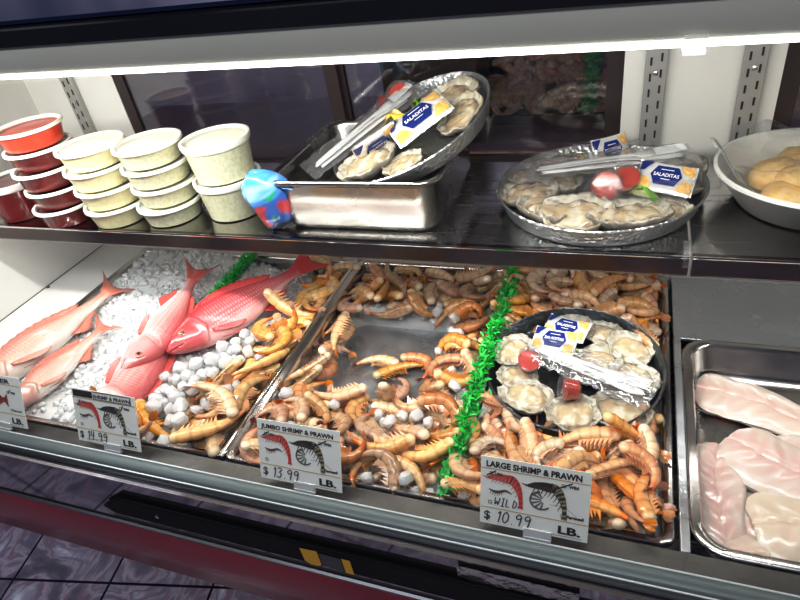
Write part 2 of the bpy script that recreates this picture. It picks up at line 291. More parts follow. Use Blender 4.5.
# height of the ice bed in each well (deck level is 0)
def h_left(x, y):
    h = -.032+.024*sstep(-.66, -.98, x)+.022*sstep(.25, .52, y)*sstep(-.80, -1.0, x)
    h -= .03*sstep(-1.18, -1.235, x)+.02*sstep(.57, .62, y)+.012*sstep(.05, 0, y)
    return h+.006*nz(x*14, y*14, 2)
def bare(x, y):           # 1 where the steel bottom of the middle pan lies bare
    w = sstep(-.565, -.52, x)*sstep(-.305, -.345, x)*sstep(.17, .22, y)*sstep(.49, .43, y)
    return w
def h_mid(x, y):
    b = max(bare(x, y), .0)
    top = -.036+.012*sstep(.2, .02, y)
    clump = sstep(-.53, -.585, x)
    return lerp(top, -.075, max(b, 0))+.007*nz(x*18, y*18, 7)-.012*clump*sstep(.1, .2, y)
def h_right(x, y): return -.034+.006*nz(x*16, y*16, 5)-.02*sstep(.1, .02, y)
PILE = [
('U',18,-36,426,-27,1,14,-84),('U',19,18,559,-23,-171,13,50),('U',16,38,384,-25,-6,7,-179),('U',17,45,85,-27,-19,7,-178),('U',20,-168,170,-27,3,3,1),('U',16,-119,546,-27,176,7,-26),
('U',21,3,119,-26,0,0,-173),('U',19,-40,91,-24,4,-6,107),('U',16,-170,505,-23,-8,1,-117),('U',15,-109,166,-28,-4,0,84),('U',16,61,515,-24,-13,13,-69),('U',21,48,206,-23,1,172,12),
('U',21,-81,111,-25,-6,5,139),('U',14,-150,47,-40,4,-14,121),('U',18,-174,374,-24,6,172,-82),('U',17,-4,36,-42,1,-4,67),('U',14,64,37,-42,5,-13,94),('U',19,9,497,-22,6,9,-12),
('U',20,-174,447,-26,-172,11,45),('U',21,-146,430,-26,-1,169,53),('U',17,-174,567,-24,-16,3,120),('U',16,-24,551,-26,-15,7,98),('U',14,-158,128,-23,-179,11,-13),('U',16,56,323,-26,-4,178,20),
('U',17,-91,580,-26,179,0,-73),('U',21,-99,453,-22,2,174,-25),('U',16,-20,389,-25,-8,-175,-5),('U',16,-104,409,-26,-14,6,-171),('U',19,58,568,-23,-16,-173,60),('U',19,-122,502,-24,-173,5,34),
('U',17,-54,151,-27,4,177,67),('U',21,-87,42,-41,-1,-171,-93),('U',18,61,263,-26,6,8,108),('U',18,7,163,-24,3,179,-80),('U',21,-56,574,-26,0,171,87),('U',15,-37,482,-26,-8,7,80),
('U',19,24,467,-22,-169,1,-13),('U',18,65,128,-25,-179,-5,69),('U',19,-88,498,-14,-94,14,39),('U',18,-136,586,-19,-3,170,0),('U',15,3,575,-14,-28,3,18),('U',19,-168,556,-10,4,8,-124),
('U',14,-90,160,-10,25,-27,162),('U',19,4,23,-26,33,7,-170),('U',18,-61,544,-17,-1,1,33),('U',21,24,187,-11,-168,10,0),('U',17,-48,593,-11,-14,37,4),('U',20,-52,33,-34,0,15,102),
('U',21,-138,186,-22,-10,-175,37),('U',15,-21,472,-8,5,3,-110),('U',19,67,566,-3,19,172,78),('U',18,20,483,-4,-30,-4,-129),('U',19,-137,418,-14,1,20,-95),('U',14,-175,450,-13,-6,2,-43),
('U',20,1,65,-19,-17,164,54),('U',15,35,220,-13,8,13,-157),('U',16,-129,144,-13,-2,-4,-73),('U',17,-113,511,-13,-5,-174,54),('U',20,33,433,-23,15,-27,74),('U',21,-166,211,-21,10,-16,-129),
('U',16,-168,91,-22,-2,-7,-132),('U',15,-156,519,-8,-15,8,35),('U',21,-13,82,-22,145,16,-98),('U',16,-127,55,-30,158,15,-64),('U',20,14,351,-24,-173,11,-69),('U',18,44,76,-16,-11,179,-35),
('U',19,-176,50,-35,-14,-6,101),('U',14,-93,592,-6,-2,-18,166),('U',20,45,132,-11,-175,10,-27),('U',15,-99,449,-8,-4,-1,-101),('U',21,-243,401,-19,56,-5,111),('U',15,66,480,-13,0,-1,92),
('U',21,-18,424,-12,-8,-152,8),('U',14,-63,415,-13,12,-7,-173),('U',18,63,331,-11,174,0,73),('U',19,-32,180,-22,141,-11,100),('U',19,-96,105,-16,41,7,-72),('U',21,44,41,-31,-157,7,-65),
('U',14,-54,478,-11,-165,-23,-58),('U',15,66,406,-14,12,-25,-76),('R',15,-6,440,4,-161,14,-62),('R',18,-80,544,-3,10,-176,12),('R',20,-65,27,-21,8,-33,-49),('R',21,-26,538,-6,10,0,125),
('R',18,-123,77,-15,-15,-163,56),('R',15,-122,417,3,17,-1,1),('R',14,61,518,5,58,-27,52),('R',21,-51,138,-8,24,-176,-44),('R',17,-164,593,2,-13,-30,4),('R',16,32,382,-12,-6,-5,-17),
('R',14,-181,101,-5,-14,176,72),('R',19,-5,118,-6,-16,8,-51),('R',17,-133,543,-5,148,11,19),('R',21,-190,519,17,21,29,51),('R',19,-170,389,-2,146,39,-30),('R',15,-59,489,-1,-152,-1,-113),
('R',17,-107,130,3,166,-19,68),('R',19,8,56,-9,-10,-5,168),('R',20,-13,593,-8,35,-3,-175),('R',18,56,117,-2,180,14,-47),('R',17,42,475,0,-177,3,28),('R',16,-149,166,-2,-24,-1,22),
('R',16,-5,19,-2,45,2,-162),('R',19,-119,559,4,47,-6,-159),('R',20,-47,86,-10,9,160,49),('R',20,69,29,-22,-38,29,-67),('R',18,-144,27,-27,-10,-163,-52),('R',21,-170,449,1,-10,-15,-129),
('R',20,-187,159,-6,-73,-2,104),('R',20,-113,505,3,18,161,-13),('R',18,-181,46,-4,49,129,77),('R',20,-64,439,-5,16,-8,-135),('R',19,35,173,-2,-9,167,57),('R',17,33,525,-4,24,13,-133),
('R',15,20,431,-9,-6,177,-39),('R',14,67,57,4,167,-3,72),('R',15,-58,527,12,-10,6,-38),('R',19,-108,435,12,-86,-171,-2),('R',19,27,513,21,11,-179,33),('R',20,-75,494,8,-9,13,94),
('R',19,-163,59,-7,17,18,-86),('R',20,-61,94,0,28,-3,-51),('R',20,-167,574,12,-135,19,-65),('R',18,-14,549,7,7,-1,-117),('R',20,-102,26,-15,42,180,28),('R',17,-118,378,-22,-33,-160,-20),
('R',17,-104,63,-11,135,6,-121),('R',19,-131,101,3,170,2,-79),('R',16,-55,460,14,-18,163,20),('R',16,-65,566,22,16,-10,166),('R',15,3,67,9,7,171,-92),('R',21,-182,484,8,15,-142,-19),
('R',20,-118,536,16,47,6,13),('R',15,14,158,19,-4,-5,-122),('R',15,4,150,6,1,177,-23),('R',14,-161,125,0,153,20,-70),('R',21,-47,54,-10,-58,-2,163),('R',19,-57,136,14,-34,-171,-2),
('R',20,-153,486,4,11,-31,-168),('R',21,19,474,17,9,-4,-126),('R',18,31,599,-2,130,112,24),('R',15,36,38,18,-28,-35,-71),('R',21,15,530,3,19,-11,-104),('R',14,33,95,0,42,-7,142),
('R',16,-97,594,15,19,-6,22),('R',17,-30,586,13,111,-38,64),('R',15,-177,213,-5,-6,-173,86),('R',21,-155,12,-4,-99,2,-4),('R',20,58,124,15,11,19,30),('R',15,-111,117,17,-7,158,89),
('R',18,-28,500,15,1,-6,159),('R',14,67,503,20,3,-153,-111),('R',14,-11,471,25,-6,-10,93),('R',14,-75,592,32,-171,21,17),('R',16,59,169,-2,23,-119,-44),('R',16,-75,58,2,-22,-147,-88),
('R',15,36,59,23,-44,1,-33),('R',18,-173,189,13,159,6,-51),('R',20,-126,45,8,-131,-33,3),('R',17,22,532,31,-30,-13,-6),('R',18,-198,595,24,7,-6,21),('R',18,-87,26,3,32,171,-53),
('R',17,-53,499,36,-93,25,-124),('R',16,42,431,7,-10,4,-143),('R',14,-165,547,17,-20,22,153),('R',20,-167,408,-10,-109,44,-50),('R',16,-134,466,13,6,-172,-36),('R',18,40,586,13,-69,160,-12),
('R',19,-154,72,22,9,25,151),('R',14,64,470,18,5,133,63),('R',16,49,559,19,-69,16,-10),('R',19,-30,138,30,-12,10,-158),('R',19,45,82,19,-22,2,-43),('R',18,-104,515,20,-1,12,49),
('R',18,-117,73,14,-10,4,160),('R',20,41,394,1,7,3,34),('R',21,-178,21,20,166,10,-17),('R',21,-187,449,19,9,180,-34),('R',18,-22,39,13,0,-60,85),('R',17,-47,557,37,14,160,-72),
('R',20,9,118,21,69,1,-132),('R',16,-67,101,16,-26,174,-26),('R',14,-13,568,17,-5,25,92),('R',20,-121,580,25,-2,-35,79),('R',18,-137,31,9,46,-12,-5),('R',17,-27,89,8,-9,14,-90),
('R',20,-97,486,27,21,-11,52),('R',17,-44,54,25,72,180,14),('R',14,-130,20,25,-158,24,-19),('R',21,37,465,30,-156,29,-25),('R',20,-133,160,14,2,12,9),('R',19,-22,516,44,-115,7,47),
('R',15,10,88,33,150,-5,19),('R',16,-3,417,11,7,40,-90),('R',20,-42,590,39,-173,18,-46),('R',19,30,153,36,158,30,-10),('R',20,-87,452,27,53,7,-180),('R',21,-210,558,21,6,170,-50),
('R',19,-15,24,28,-164,2,-10),('R',20,-84,96,25,26,3,-88),('R',21,-137,591,43,-34,159,1),('R',17,40,551,46,-2,1,-70),('R',16,-181,516,31,1,-37,-173),('R',14,-144,479,27,175,32,37),
('R',19,-33,437,31,-63,165,-7),('R',16,-115,515,36,-17,-13,-83),('R',16,-189,49,28,-27,1,-7),('R',14,-52,75,25,-137,20,16),('R',20,-168,104,20,168,-1,1),('R',16,60,129,33,-32,-165,49),
('R',19,54,396,31,15,-177,-70),('R',21,16,583,24,-39,34,114),('R',15,64,52,34,-163,13,82),('R',19,-191,420,24,136,13,-23),('R',21,-205,129,20,-176,10,-83),('R',15,45,428,21,-172,-1,36),
('R',21,-73,542,36,158,-20,82),('R',16,-155,517,38,-14,13,-52),('R',18,66,194,12,129,-22,-100),('R',14,-69,35,15,23,173,-50),('R',17,-192,462,31,-3,-165,12),('R',20,-18,468,38,20,-5,-57),
('R',17,-57,464,39,-112,20,-38),('R',18,61,91,44,161,7,-68),('R',17,-38,82,38,-150,18,26),('R',19,-121,82,31,-1,-177,-61),('R',20,52,444,38,30,172,-12),('R',17,-7,582,25,155,35,78),
('R',20,-111,560,40,-132,6,-36),('R',15,-183,564,33,14,169,-9),('M',11,-466,104,-15,11,179,61),('M',7,-307,110,-19,171,9,23),('M',7,-269,571,-25,-166,10,-30),('M',10,-291,220,-26,4,-177,-37),
('M',9,-276,345,-28,-3,173,4),('M',12,-549,592,-24,15,174,-24),('M',10,-513,142,-26,-5,13,124),('M',13,-494,36,-16,1,4,-140),('M',9,-366,136,-18,9,178,-67),('M',9,-383,532,-22,-9,-172,-39),
('M',10,-308,507,-28,173,1,-26),('M',7,-362,563,-24,13,-7,160),('M',11,-321,49,-16,-11,2,138),('M',13,-278,403,-27,20,171,52),('M',7,-479,496,-15,11,23,174),('M',6,-536,516,-32,-1,-1,19),
('M',12,-392,82,-16,10,175,61),('M',6,-290,282,-28,2,4,125),('M',11,-414,160,-21,19,-1,135),('M',9,-245,476,-24,-2,6,105),('M',8,-265,173,-26,-1,-6,-99),('M',11,-565,102,-18,-7,-6,-92),
('M',10,-252,96,-20,176,12,81),('M',13,-438,507,-23,-159,0,18),('M',6,-472,538,-27,8,3,7),('M',12,-469,169,-28,22,175,3),('M',7,-431,52,-17,-3,2,-48),('M',11,-420,558,-28,-3,6,-70),
('M',13,-345,170,-27,4,-4,-6),('M',6,-281,58,-14,-10,-175,-44),('M',12,-549,39,-12,-2,-158,-17),('M',9,-354,24,-11,-7,-8,30),('M',11,-508,128,-5,0,-1,-132),('M',13,-269,217,-10,21,170,-56),
('M',9,-273,536,-30,-2,5,3),('M',12,-294,449,-24,-166,-23,-6),('M',8,-297,304,-15,8,-10,-111),('M',7,-270,360,-11,-166,-10,-30),('M',11,-491,509,-2,-34,16,102),('M',13,-272,166,-10,-2,12,-170),
('M',9,-364,96,-1,-6,11,41),('M',9,-278,41,-1,-150,22,-41),('M',8,-544,34,2,9,-177,-66),('M',6,-422,493,-16,5,-149,-52),('M',6,-348,48,0,11,-1,-109),('M',9,-488,183,-20,-23,-12,16),
('M',11,-535,497,-15,-18,149,22),('M',9,-403,44,-7,-15,-170,-6),('M',6,-341,593,-25,-5,8,14),('M',10,-407,149,-4,-21,6,-51),('M',11,-484,70,-1,177,-24,-25),('M',7,-425,100,-12,-12,-160,85),
('M',8,-512,581,-15,20,18,36),('M',11,-450,567,-20,-18,170,-53),('M',7,-326,479,-24,-25,32,-148),('M',9,-344,167,-11,169,6,-28),('M',12,-554,130,-8,-5,-3,-118),('M',7,-256,498,-5,50,29,-132),
('M',8,-296,96,-2,9,-6,-179),('M',9,-252,547,2,166,-34,-36),('M',10,-249,290,-18,-28,158,70),('M',7,-243,102,-4,10,-163,88),('M',10,-376,526,-8,-174,4,56),('M',8,-257,163,15,-157,29,-53),
('M',8,-521,175,-11,-3,-11,3),('M',6,-281,600,-17,78,-9,180),('M',10,-316,37,13,-37,-5,166),('M',9,-460,92,5,-174,-8,-44),('M',12,-547,105,9,15,9,-166),('M',12,-533,545,-7,-41,-15,-13),
('M',10,-302,232,-4,-32,156,-73),('M',7,-453,176,6,-3,171,1),('M',6,-259,268,-10,55,-7,35),('M',6,-511,131,9,8,11,158),('M',9,-515,35,9,168,22,0),('M',11,-376,578,-4,172,-14,-42),
('M',9,-455,590,-7,176,-7,-39),('M',7,-490,566,-6,26,-176,-54),('M',10,-368,107,11,16,167,-61),('M',10,-251,116,9,-10,148,-52),('M',6,-394,475,-16,28,35,7),('M',8,-295,514,1,-17,-12,-39),
('M',11,-303,582,0,15,-13,24),('M',10,-295,347,-4,-33,46,-162),('M',10,-418,100,12,13,-163,90),('M',13,-375,186,5,-113,139,-17),('M',6,-396,34,6,3,14,-45),('M',13,-278,551,8,-12,148,-88),
('M',12,-288,459,-6,-156,-5,-22),('M',11,-307,114,11,23,155,-35),('M',7,-537,487,0,-25,22,159),('M',10,-313,182,3,-15,-176,-7),('M',13,-263,74,18,2,166,-6),('M',7,-458,463,-31,87,6,-177),
('M',12,-547,536,-22,-46,6,0),('M',6,-465,126,13,137,-8,-54),('M',7,-327,70,22,-28,178,1),('M',12,-336,533,-8,25,21,57),('M',12,-265,420,-6,-19,-5,46),('M',12,-383,45,25,24,0,30),
('M',7,-550,202,-34,-172,15,64),('M',9,-558,223,-24,59,-11,-117),('M',11,-560,251,-18,53,-9,-112),('M',8,-544,288,-43,31,-12,110),('M',7,-543,332,-35,-142,44,70),('M',11,-544,369,-16,2,7,-77),
('M',9,-547,381,-40,-16,-171,60),('M',11,-561,419,-27,-150,-5,-104),('M',8,-558,455,-14,-3,165,-69),('L',1,-632,365,-22,-8,6,134),('L',0,-792,50,-12,0,-1,140),('L',1,-623,446,-24,-6,179,84),
('L',4,-698,97,-15,2,-8,-44),('L',1,-692,188,-20,11,176,42),('L',3,-684,272,-22,11,5,-19),('L',0,-622,224,-24,176,11,70),('L',5,-640,93,-23,-6,1,54),('L',4,-722,45,-22,4,170,73),
('L',1,-658,34,-24,-22,13,-159),('L',2,-629,312,-10,-34,8,112),('L',2,-776,143,-15,-176,4,45),('L',3,-642,157,-16,-40,10,29),('L',3,-677,327,-21,9,170,87),('L',5,-658,269,0,1,-10,27),
('L',1,-632,56,-2,170,4,93),('L',0,-650,360,-2,16,-14,-141),('L',5,-769,49,3,-18,14,-17),('L',1,-633,187,1,-11,-6,-95),('L',0,-643,124,-14,135,-6,24),('L',4,-678,61,2,1,-11,67),
('L',3,-629,415,-8,-6,179,45),('L',3,-648,331,13,88,-44,28),('L',4,-737,115,-2,169,-7,83),('L',2,-676,205,0,-155,-2,-107),('L',4,-840,124,2,33,10,-122),('L',2,-669,100,22,156,-9,-80),
('L',5,-629,218,18,34,-171,62),('L',5,-642,47,17,3,2,51),('L',5,-658,388,20,51,26,10),('L',4,-815,42,12,-109,6,-19),('L',4,-629,278,20,14,179,65),('L',5,-836,137,28,23,168,45),
('L',0,-671,299,30,-1,171,-77),('L',1,-622,140,12,-146,6,74),('L',3,-788,20,18,56,-12,9),('L',3,-657,436,-6,-29,18,-104),('L',1,-699,160,11,41,2,-105),('L',1,-652,103,35,-5,-11,173),
('L',5,-892,75,8,36,11,155),('N',2,-659,182,-16,120,6,82),('N',0,-736,184,-20,-74,13,102),('N',2,-815,126,-9,16,-44,18),('N',2,-720,226,-15,-147,-51,-71),('N',2,-699,300,3,-121,-75,68),
('N',1,-792,153,5,58,34,-27),('N',2,-758,221,-12,-140,-68,-46),('N',2,-691,138,-2,50,-2,173),('N',2,-763,80,-13,54,-52,-122),('N',1,-753,17,-24,-109,14,-89),('N',0,-792,88,-15,65,-10,-12),
('N',2,-890,49,0,-160,-24,-19),('N',1,-728,249,-15,-30,17,-32),('N',1,-674,126,-9,-82,20,162),('N',1,-675,299,-9,-89,42,23),('N',2,-751,163,-4,47,144,-20),('N',0,-791,186,-14,85,-30,129),
('N',1,-723,168,-8,-94,33,-48),('N',1,-878,18,-9,105,-49,-55),('N',2,-776,91,4,-104,49,-99),('N',1,-652,203,-18,-111,40,-114),('N',1,-729,271,-14,-21,21,31),('N',2,-728,143,-15,-146,38,67),
('N',2,-813,18,-12,-159,-7,94),('N',0,-739,208,-13,-5,-16,106),('N',1,-833,163,-4,63,-13,1),('N',1,-877,132,-4,-103,-5,-137),('N',1,-754,128,13,-12,6,-74),('N',0,-714,281,-1,54,18,-3),
('N',2,-803,103,1,0,169,97),('N',2,-809,166,-8,63,-104,-59),('N',2,-707,53,16,31,-50,-34),('N',2,-677,241,17,-11,30,18),('N',2,-730,58,3,63,-45,91),('N',0,-721,202,-20,106,6,-37),
('N',1,-710,188,-5,-70,9,-144),('N',2,-759,191,-12,-98,146,5),('N',0,-678,161,-7,38,21,69),('N',0,-835,62,-8,-95,2,67),('N',0,-768,143,1,173,23,16),('N',1,-703,226,5,78,163,2),
('N',1,-758,16,-1,-91,-67,-25),('N',2,-689,108,3,36,25,66),('N',1,-704,320,-17,-100,71,-8),('N',1,-792,122,9,5,-71,121),('N',1,-870,40,-8,55,51,-115),('N',0,-776,201,-14,-7,-10,-114),
('N',0,-738,236,-1,8,132,-32),('N',0,-778,176,-2,-56,-155,25),('N',0,-655,305,-10,-71,29,-86),('N',1,-671,144,7,-15,143,-63),('N',1,-717,175,15,-14,50,66),('N',2,-716,248,8,7,145,-97),
('N',0,-697,86,9,-61,-171,-25),('N',0,-719,209,0,-148,25,-3),('N',0,-881,165,-4,-7,-12,-172),('N',0,-815,91,-11,-115,30,-4),('N',1,-770,160,13,-152,-53,-53),('N',2,-735,188,1,15,-115,118),
('N',1,-858,64,-4,75,-112,75),('N',0,-715,289,18,146,-26,82),('N',1,-747,77,9,38,147,-51),('N',2,-924,134,2,-7,-57,-108),('N',1,-841,16,-14,-9,17,-13),('N',0,-700,237,24,56,-29,-65),
('N',2,-773,68,21,38,-26,73),('N',0,-697,278,11,85,-17,-121),('N',0,-861,154,-5,175,10,-64),('N',2,-720,17,-5,-34,36,-127),('N',1,-755,218,12,-90,-53,-58),('N',1,-739,167,12,75,9,-157),
('N',2,-654,241,-16,-59,161,-37),('N',0,-678,289,13,-81,-8,-112),('N',1,-699,318,14,-22,149,-4),('N',0,-894,142,-5,174,11,32),('N',1,-652,129,3,-67,-6,154),('N',0,-896,116,-5,-86,1,-139),
('N',0,-682,216,16,-78,51,-130),('N',1,-743,248,17,-17,157,-88),('N',2,-774,198,10,29,-144,-41),('N',2,-966,205,2,31,14,166),('N',2,-705,203,17,47,-169,-45),('N',1,-739,145,18,54,-31,34),
('N',2,-723,80,19,-127,34,16),('N',2,-738,205,18,-98,134,-14),('N',0,-724,225,10,-19,-139,-14),('N',2,-728,125,21,-135,-67,-65),('N',2,-768,113,11,-92,-38,21),('N',0,-660,163,2,18,46,-35),
('N',2,-746,99,19,164,-29,-44),('N',0,-726,269,14,-85,11,-131),('N',1,-838,85,-7,67,34,-149),('N',2,-876,102,0,-27,-121,31),('N',2,-686,18,-16,-157,27,85),('N',2,-798,179,12,-101,-54,73),
('N',0,-655,242,8,65,152,41),('K',0,-240,336,-27,167,-6,-7),('K',1,-450,149,5,54,74,-3),('K',2,-299,150,8,20,-3,-35),('K',1,-444,30,-4,-47,104,-69),('K',1,-239,485,-9,-124,-36,5),
('K',1,-567,169,-10,-81,-30,-115),('K',0,-276,283,-9,-15,167,29),('K',2,-247,244,-27,5,-51,139),('K',2,-336,120,18,80,89,35),('K',1,-256,380,-22,174,-11,-26),('K',2,-293,138,-11,-105,-115,32),
('K',1,-539,69,-11,134,-46,50),('K',2,-259,241,-5,145,113,9),('K',2,-309,429,-4,160,-11,-91),('K',2,-274,135,11,-41,15,-29),('K',2,-292,392,-11,-17,-118,-69),('K',1,-335,15,7,-147,46,59),
('K',1,-314,388,-29,38,-49,27),('K',2,-551,160,6,72,134,-22),('K',0,-239,223,-22,-18,-18,31),('K',0,-400,181,-28,-17,-110,-88),('K',1,-366,145,1,-20,10,53),('K',2,-357,467,-21,82,22,-65),
('K',1,-238,18,-9,-9,178,-27),('K',0,-429,15,-12,-35,-71,-158),('K',1,-311,413,-23,-36,-27,93),('K',1,-360,492,-24,130,5,-25),('K',0,-507,92,4,59,16,34),('K',2,-470,36,8,67,49,105),
('K',0,-261,14,-3,23,10,-160),('K',1,-481,17,-3,-125,115,-10),('K',1,-325,150,2,-100,-21,-18),('K',0,-350,129,3,57,10,-52),('K',0,-315,331,-9,27,-147,64),('K',2,-275,22,13,-104,122,27),
('K',1,-460,18,-13,111,24,-28),('M',9,-455,345,-66,0,0,200),('M',7,-405,330,-66,180,0,20),('M',12,-385,270,-66,0,0,100),('M',8,-365,352,-66,180,4,300),
]
# ------------------------------------------------------------------ more materials
def mats():
    M['steel'] = mat('brushed_steel', (.62,.61,.59), .25, 1, rvar=(3, .16, .34, (4, 40, 4)), bump=('noise', 30, .05, .001, (2, 30, 2)))
    M['pan'] = mat('pan_steel', (.66,.64,.61), .22, 1, rvar=(9, .14, .32), bump=('noise', 22, .12, .002))
    M['deeppan'] = mat('deep_pan_steel', (.46,.45,.43), .24, 1, rvar=(9, .16, .34), bump=('noise', 22, .12, .002))
    M['wetpan'] = mat('wet_pan_bottom', (.62,.64,.66), .3, .85, rvar=(14, .15, .5), bump=('noise', 38, .5, .004))
    M['galv'] = mat('galvanized_tin', (.46,.48,.49), .34, .9, mott=(26, (.62,.64,.65), .8), bump=('voronoi', 150, .6, .0025))
    M['darkgalv'] = mat('dark_tin', (.09,.10,.105), .3, .85, mott=(60, (.20,.21,.22), .8), bump=('voronoi', 150, .4, .0015))
    M['chrome'] = mat('polished_edge', (.82,.82,.80), .1, 1)
    M['shelf'] = mat('dark_polished_shelf', (.52,.51,.50), .16, 1, rvar=(4, .08, .3, (3, 30, 3)))
    M['shelfedge'] = mat('shelf_edge_dark', (.19,.16,.155), .18, 1)
    M['white'] = mat('white_enamel', (.78,.77,.74), .35, mott=(3, (.70,.69,.66), .5))
    M['standard'] = mat('grey_standard', (.50,.49,.47), .4, .5)
    M['slot'] = mat('slot_black', (.02,.02,.02), .7)
    M['frame'] = mat('dark_frame', (.045,.03,.03), .3)
    M['canopy'] = mat('canopy_grey', (.66,.67,.58), .45, .1, mott=(2, (.56,.57,.50), .7))
    M['blacktrim'] = mat('black_trim', (.012,.012,.018), .2)
    M['topglass'] = mat('dark_blue_top', (.010,.016,.05), .12, 0, spec=.35)
    M['led'] = mat('led_diffuser', (1,1,1), .4, emis=3.5, ecol=(1,.985,.95))
    M['clip'] = film_mat('clear_clip', (.93,.95,.95), .3, .1, milky=.42)
    M['rail'] = mat('grey_green_rail', (.13,.155,.155), .4, .3); M['ledge'] = mat('dull_steel_ledge', (.10,.095,.085), .42, .8, mott=(8, (.065,.06,.052), .8)); M['whitebead'] = mat('bright_rail_bead', (.75,.78,.78), .3, .3); M['trimgrey'] = mat('grey_trim', (.12,.12,.13), .3, .8)
    M['fascia'] = mat('black_gloss_fascia', (.34,.32,.36), .05, .95)
    M['blackstrip'] = mat('black_reflection', (.004,.004,.005), .5, spec=.12)
    M['burgundy'] = mat('burgundy_panel', (.26,.028,.045), .25, mott=(3, (.15,.016,.026), .6)); M['counter'] = mat('counter_reflection_tint', (.30,.30,.40), .35, mott=(5, (.46,.27,.30), .9))  # counter's blue-grey and pink mottle paint in the door glass reflection
    M['glass'] = film_mat('front_glass', (.97,.985,.985), .02, .02, edge=.22)
    M['doorglass'] = film_mat('door_glass', (.80,.78,.78), .10, .05, edge=.4)
    M['film'] = film_mat('plastic_film', (.98,.98,.98), .04, .08, bump=.9, milky=.02, bs=45, edge=.3)
    M['bag'] = film_mat('clear_bag', (.97,.97,.98), .10, .09, bump=.6, milky=.05, bs=60, edge=.5)
    M['grass'] = mat('green_plastic', (.02,.42,.07), .3, attr=True, coat=.2)
    M['card'] = mat('printed_card', (.80,.80,.74), .35, coat=.3)
    M['ink'] = mat('black_ink', (.015,.015,.018), .6)
    M['print'] = mat('card_print', (1,1,1), .45, attr=True)
    M['gold'] = mat('gold_rule', (.42,.30,.10), .5)
    M['ice'] = mat('crushed_ice', (.84,.86,.87), .12, sss=.5, sssr=(.8,.9,1), sscale=.02, trans=.12, ior=1.3, spec=.6, bump=('noise', 120, .35, .003))
    M['nugget'] = mat('ice_nugget', (.97,.975,.98), .06, sss=.7, sssr=(.9,.95,1), sscale=.03, trans=.30, coat=.6, ior=1.28, bump=('noise', 90, .25, .002))
    M['fish'] = mat('fish_skin', rough=.3, coat=.55, sss=.12, sssr=(1,.4,.35), sscale=.006, attr=True, bump=('voronoi', 150, .55, .0016, (1, 1, .2)))
    M['fishfin'] = mat('fish_fin', rough=.3, coat=.4, attr=True, bump=('wave', 60, .4, .001))
    M['fishsmooth'] = mat('fish_face', rough=.26, coat=.6, attr=True, sss=.1, sscale=.005, bump=('noise', 80, .3, .001))
    M['pupil'] = mat('pupil', (.006,.006,.008), .08, coat=1)
    M['iris'] = mat('iris', (.62,.20,.14), .2, coat=1)
    M['fillet'] = mat('raw_white_fillet', rough=.24, coat=.5, sss=.3, sssr=(1,.55,.5), sscale=.012, attr=True, bump=('noise', 60, .3, .002))
    M['shell'] = mat('oyster_shell', rough=.5, attr=True, bump=('noise', 130, .7, .003), coat=.15)
    M['meat'] = mat('oyster_meat', rough=.16, coat=.8, sss=.3, sssr=(1,.7,.45), sscale=.006, attr=True, bump=('noise', 110, .5, .002))
    M['creamtop'] = mat('smooth_cream_top', (.92,.88,.66), .45, sss=.2, sscale=.01)
    M['redsauce'] = mat('red_sauce', (.48,.035,.02), .3, coat=.4, mott=(40, (.60,.08,.04), .6))
    M['cocktail'] = mat('cocktail_sauce', (.15,.010,.010), .2, coat=.6, mott=(18, (.24,.02,.015), .7))
    M['cocktailtop'] = mat('bright_cocktail_sauce', (.66,.06,.025), .3, coat=.4, mott=(22, (.70,.12,.06), .8))
    M['dip'] = mat('creamy_dip', (.80,.75,.50), .4, sss=.2, sscale=.01, mott=(120, (.66,.63,.40), .6))
    M['dip2'] = mat('herbed_dip', (.72,.70,.52), .4, sss=.2, sscale=.01, mott=(140, (.52,.52,.36), .7))
    M['lid'] = film_mat('translucent_lid', (.99,.99,.97), .02, .2, milky=.34, edge=.08); M['clearlid'] = film_mat('clear_small_lid', (.97,.97,.97), .06, .1, milky=.03, edge=.4)
    M['lidrim'] = mat('lid_rim', (.80,.80,.73), .3, sss=.3, sscale=.006)
    M['cup'] = film_mat('clear_cup', (.97,.96,.96), .06, .08, milky=.03, edge=.4)
    M['lime'] = mat('lime_peel', (.16,.36,.02), .35, bump=('noise', 300, .3, .001))
    M['limein'] = mat('citrus_flesh', (.62,.70,.22), .25, coat=.5, attr=True, sss=.2, sscale=.006)
    M['foil'] = mat('white_foil_packet', (.84,.84,.84), .22, .25, coat=.5, bump=('noise', 70, .25, .002))
    M['navy'] = mat('navy_print', (.015,.035,.22), .25, coat=.4)
    M['cracker'] = mat('cracker_print', (.78,.45,.12), .35, coat=.4, mott=(260, (.90,.68,.32), 1))
    M['whiteprint'] = mat('white_print', (.9,.9,.9), .35)
    M['plastic'] = mat('white_plastic', (.86,.86,.85), .3, sss=.2, sscale=.004)
    M['tub'] = mat('white_tub', (.82,.82,.78), .35, sss=.15, sscale=.01)
    M['golden'] = mat('golden_cake', (.80,.54,.22), .45, sss=.25, sscale=.01, mott=(55, (.88,.70,.42), .9), bump=('noise', 60, .4, .004))
    M['bluebag'] = mat('blue_printed_plastic', rough=.25, coat=.6, attr=True, bump=('noise', 50, .5, .004))
    M['yellow'] = mat('yellow_plastic', (.75,.42,.02), .35)
    M['box'] = mat('dark_box', (.09,.07,.065), .35)
    M['greytop'] = mat('grey_lid', (.45,.46,.46), .3)
    M['foilstrip'] = mat('crinkled_film_strip', (.62,.6,.58), .12, .9, bump=('noise', 26, 1, .02))
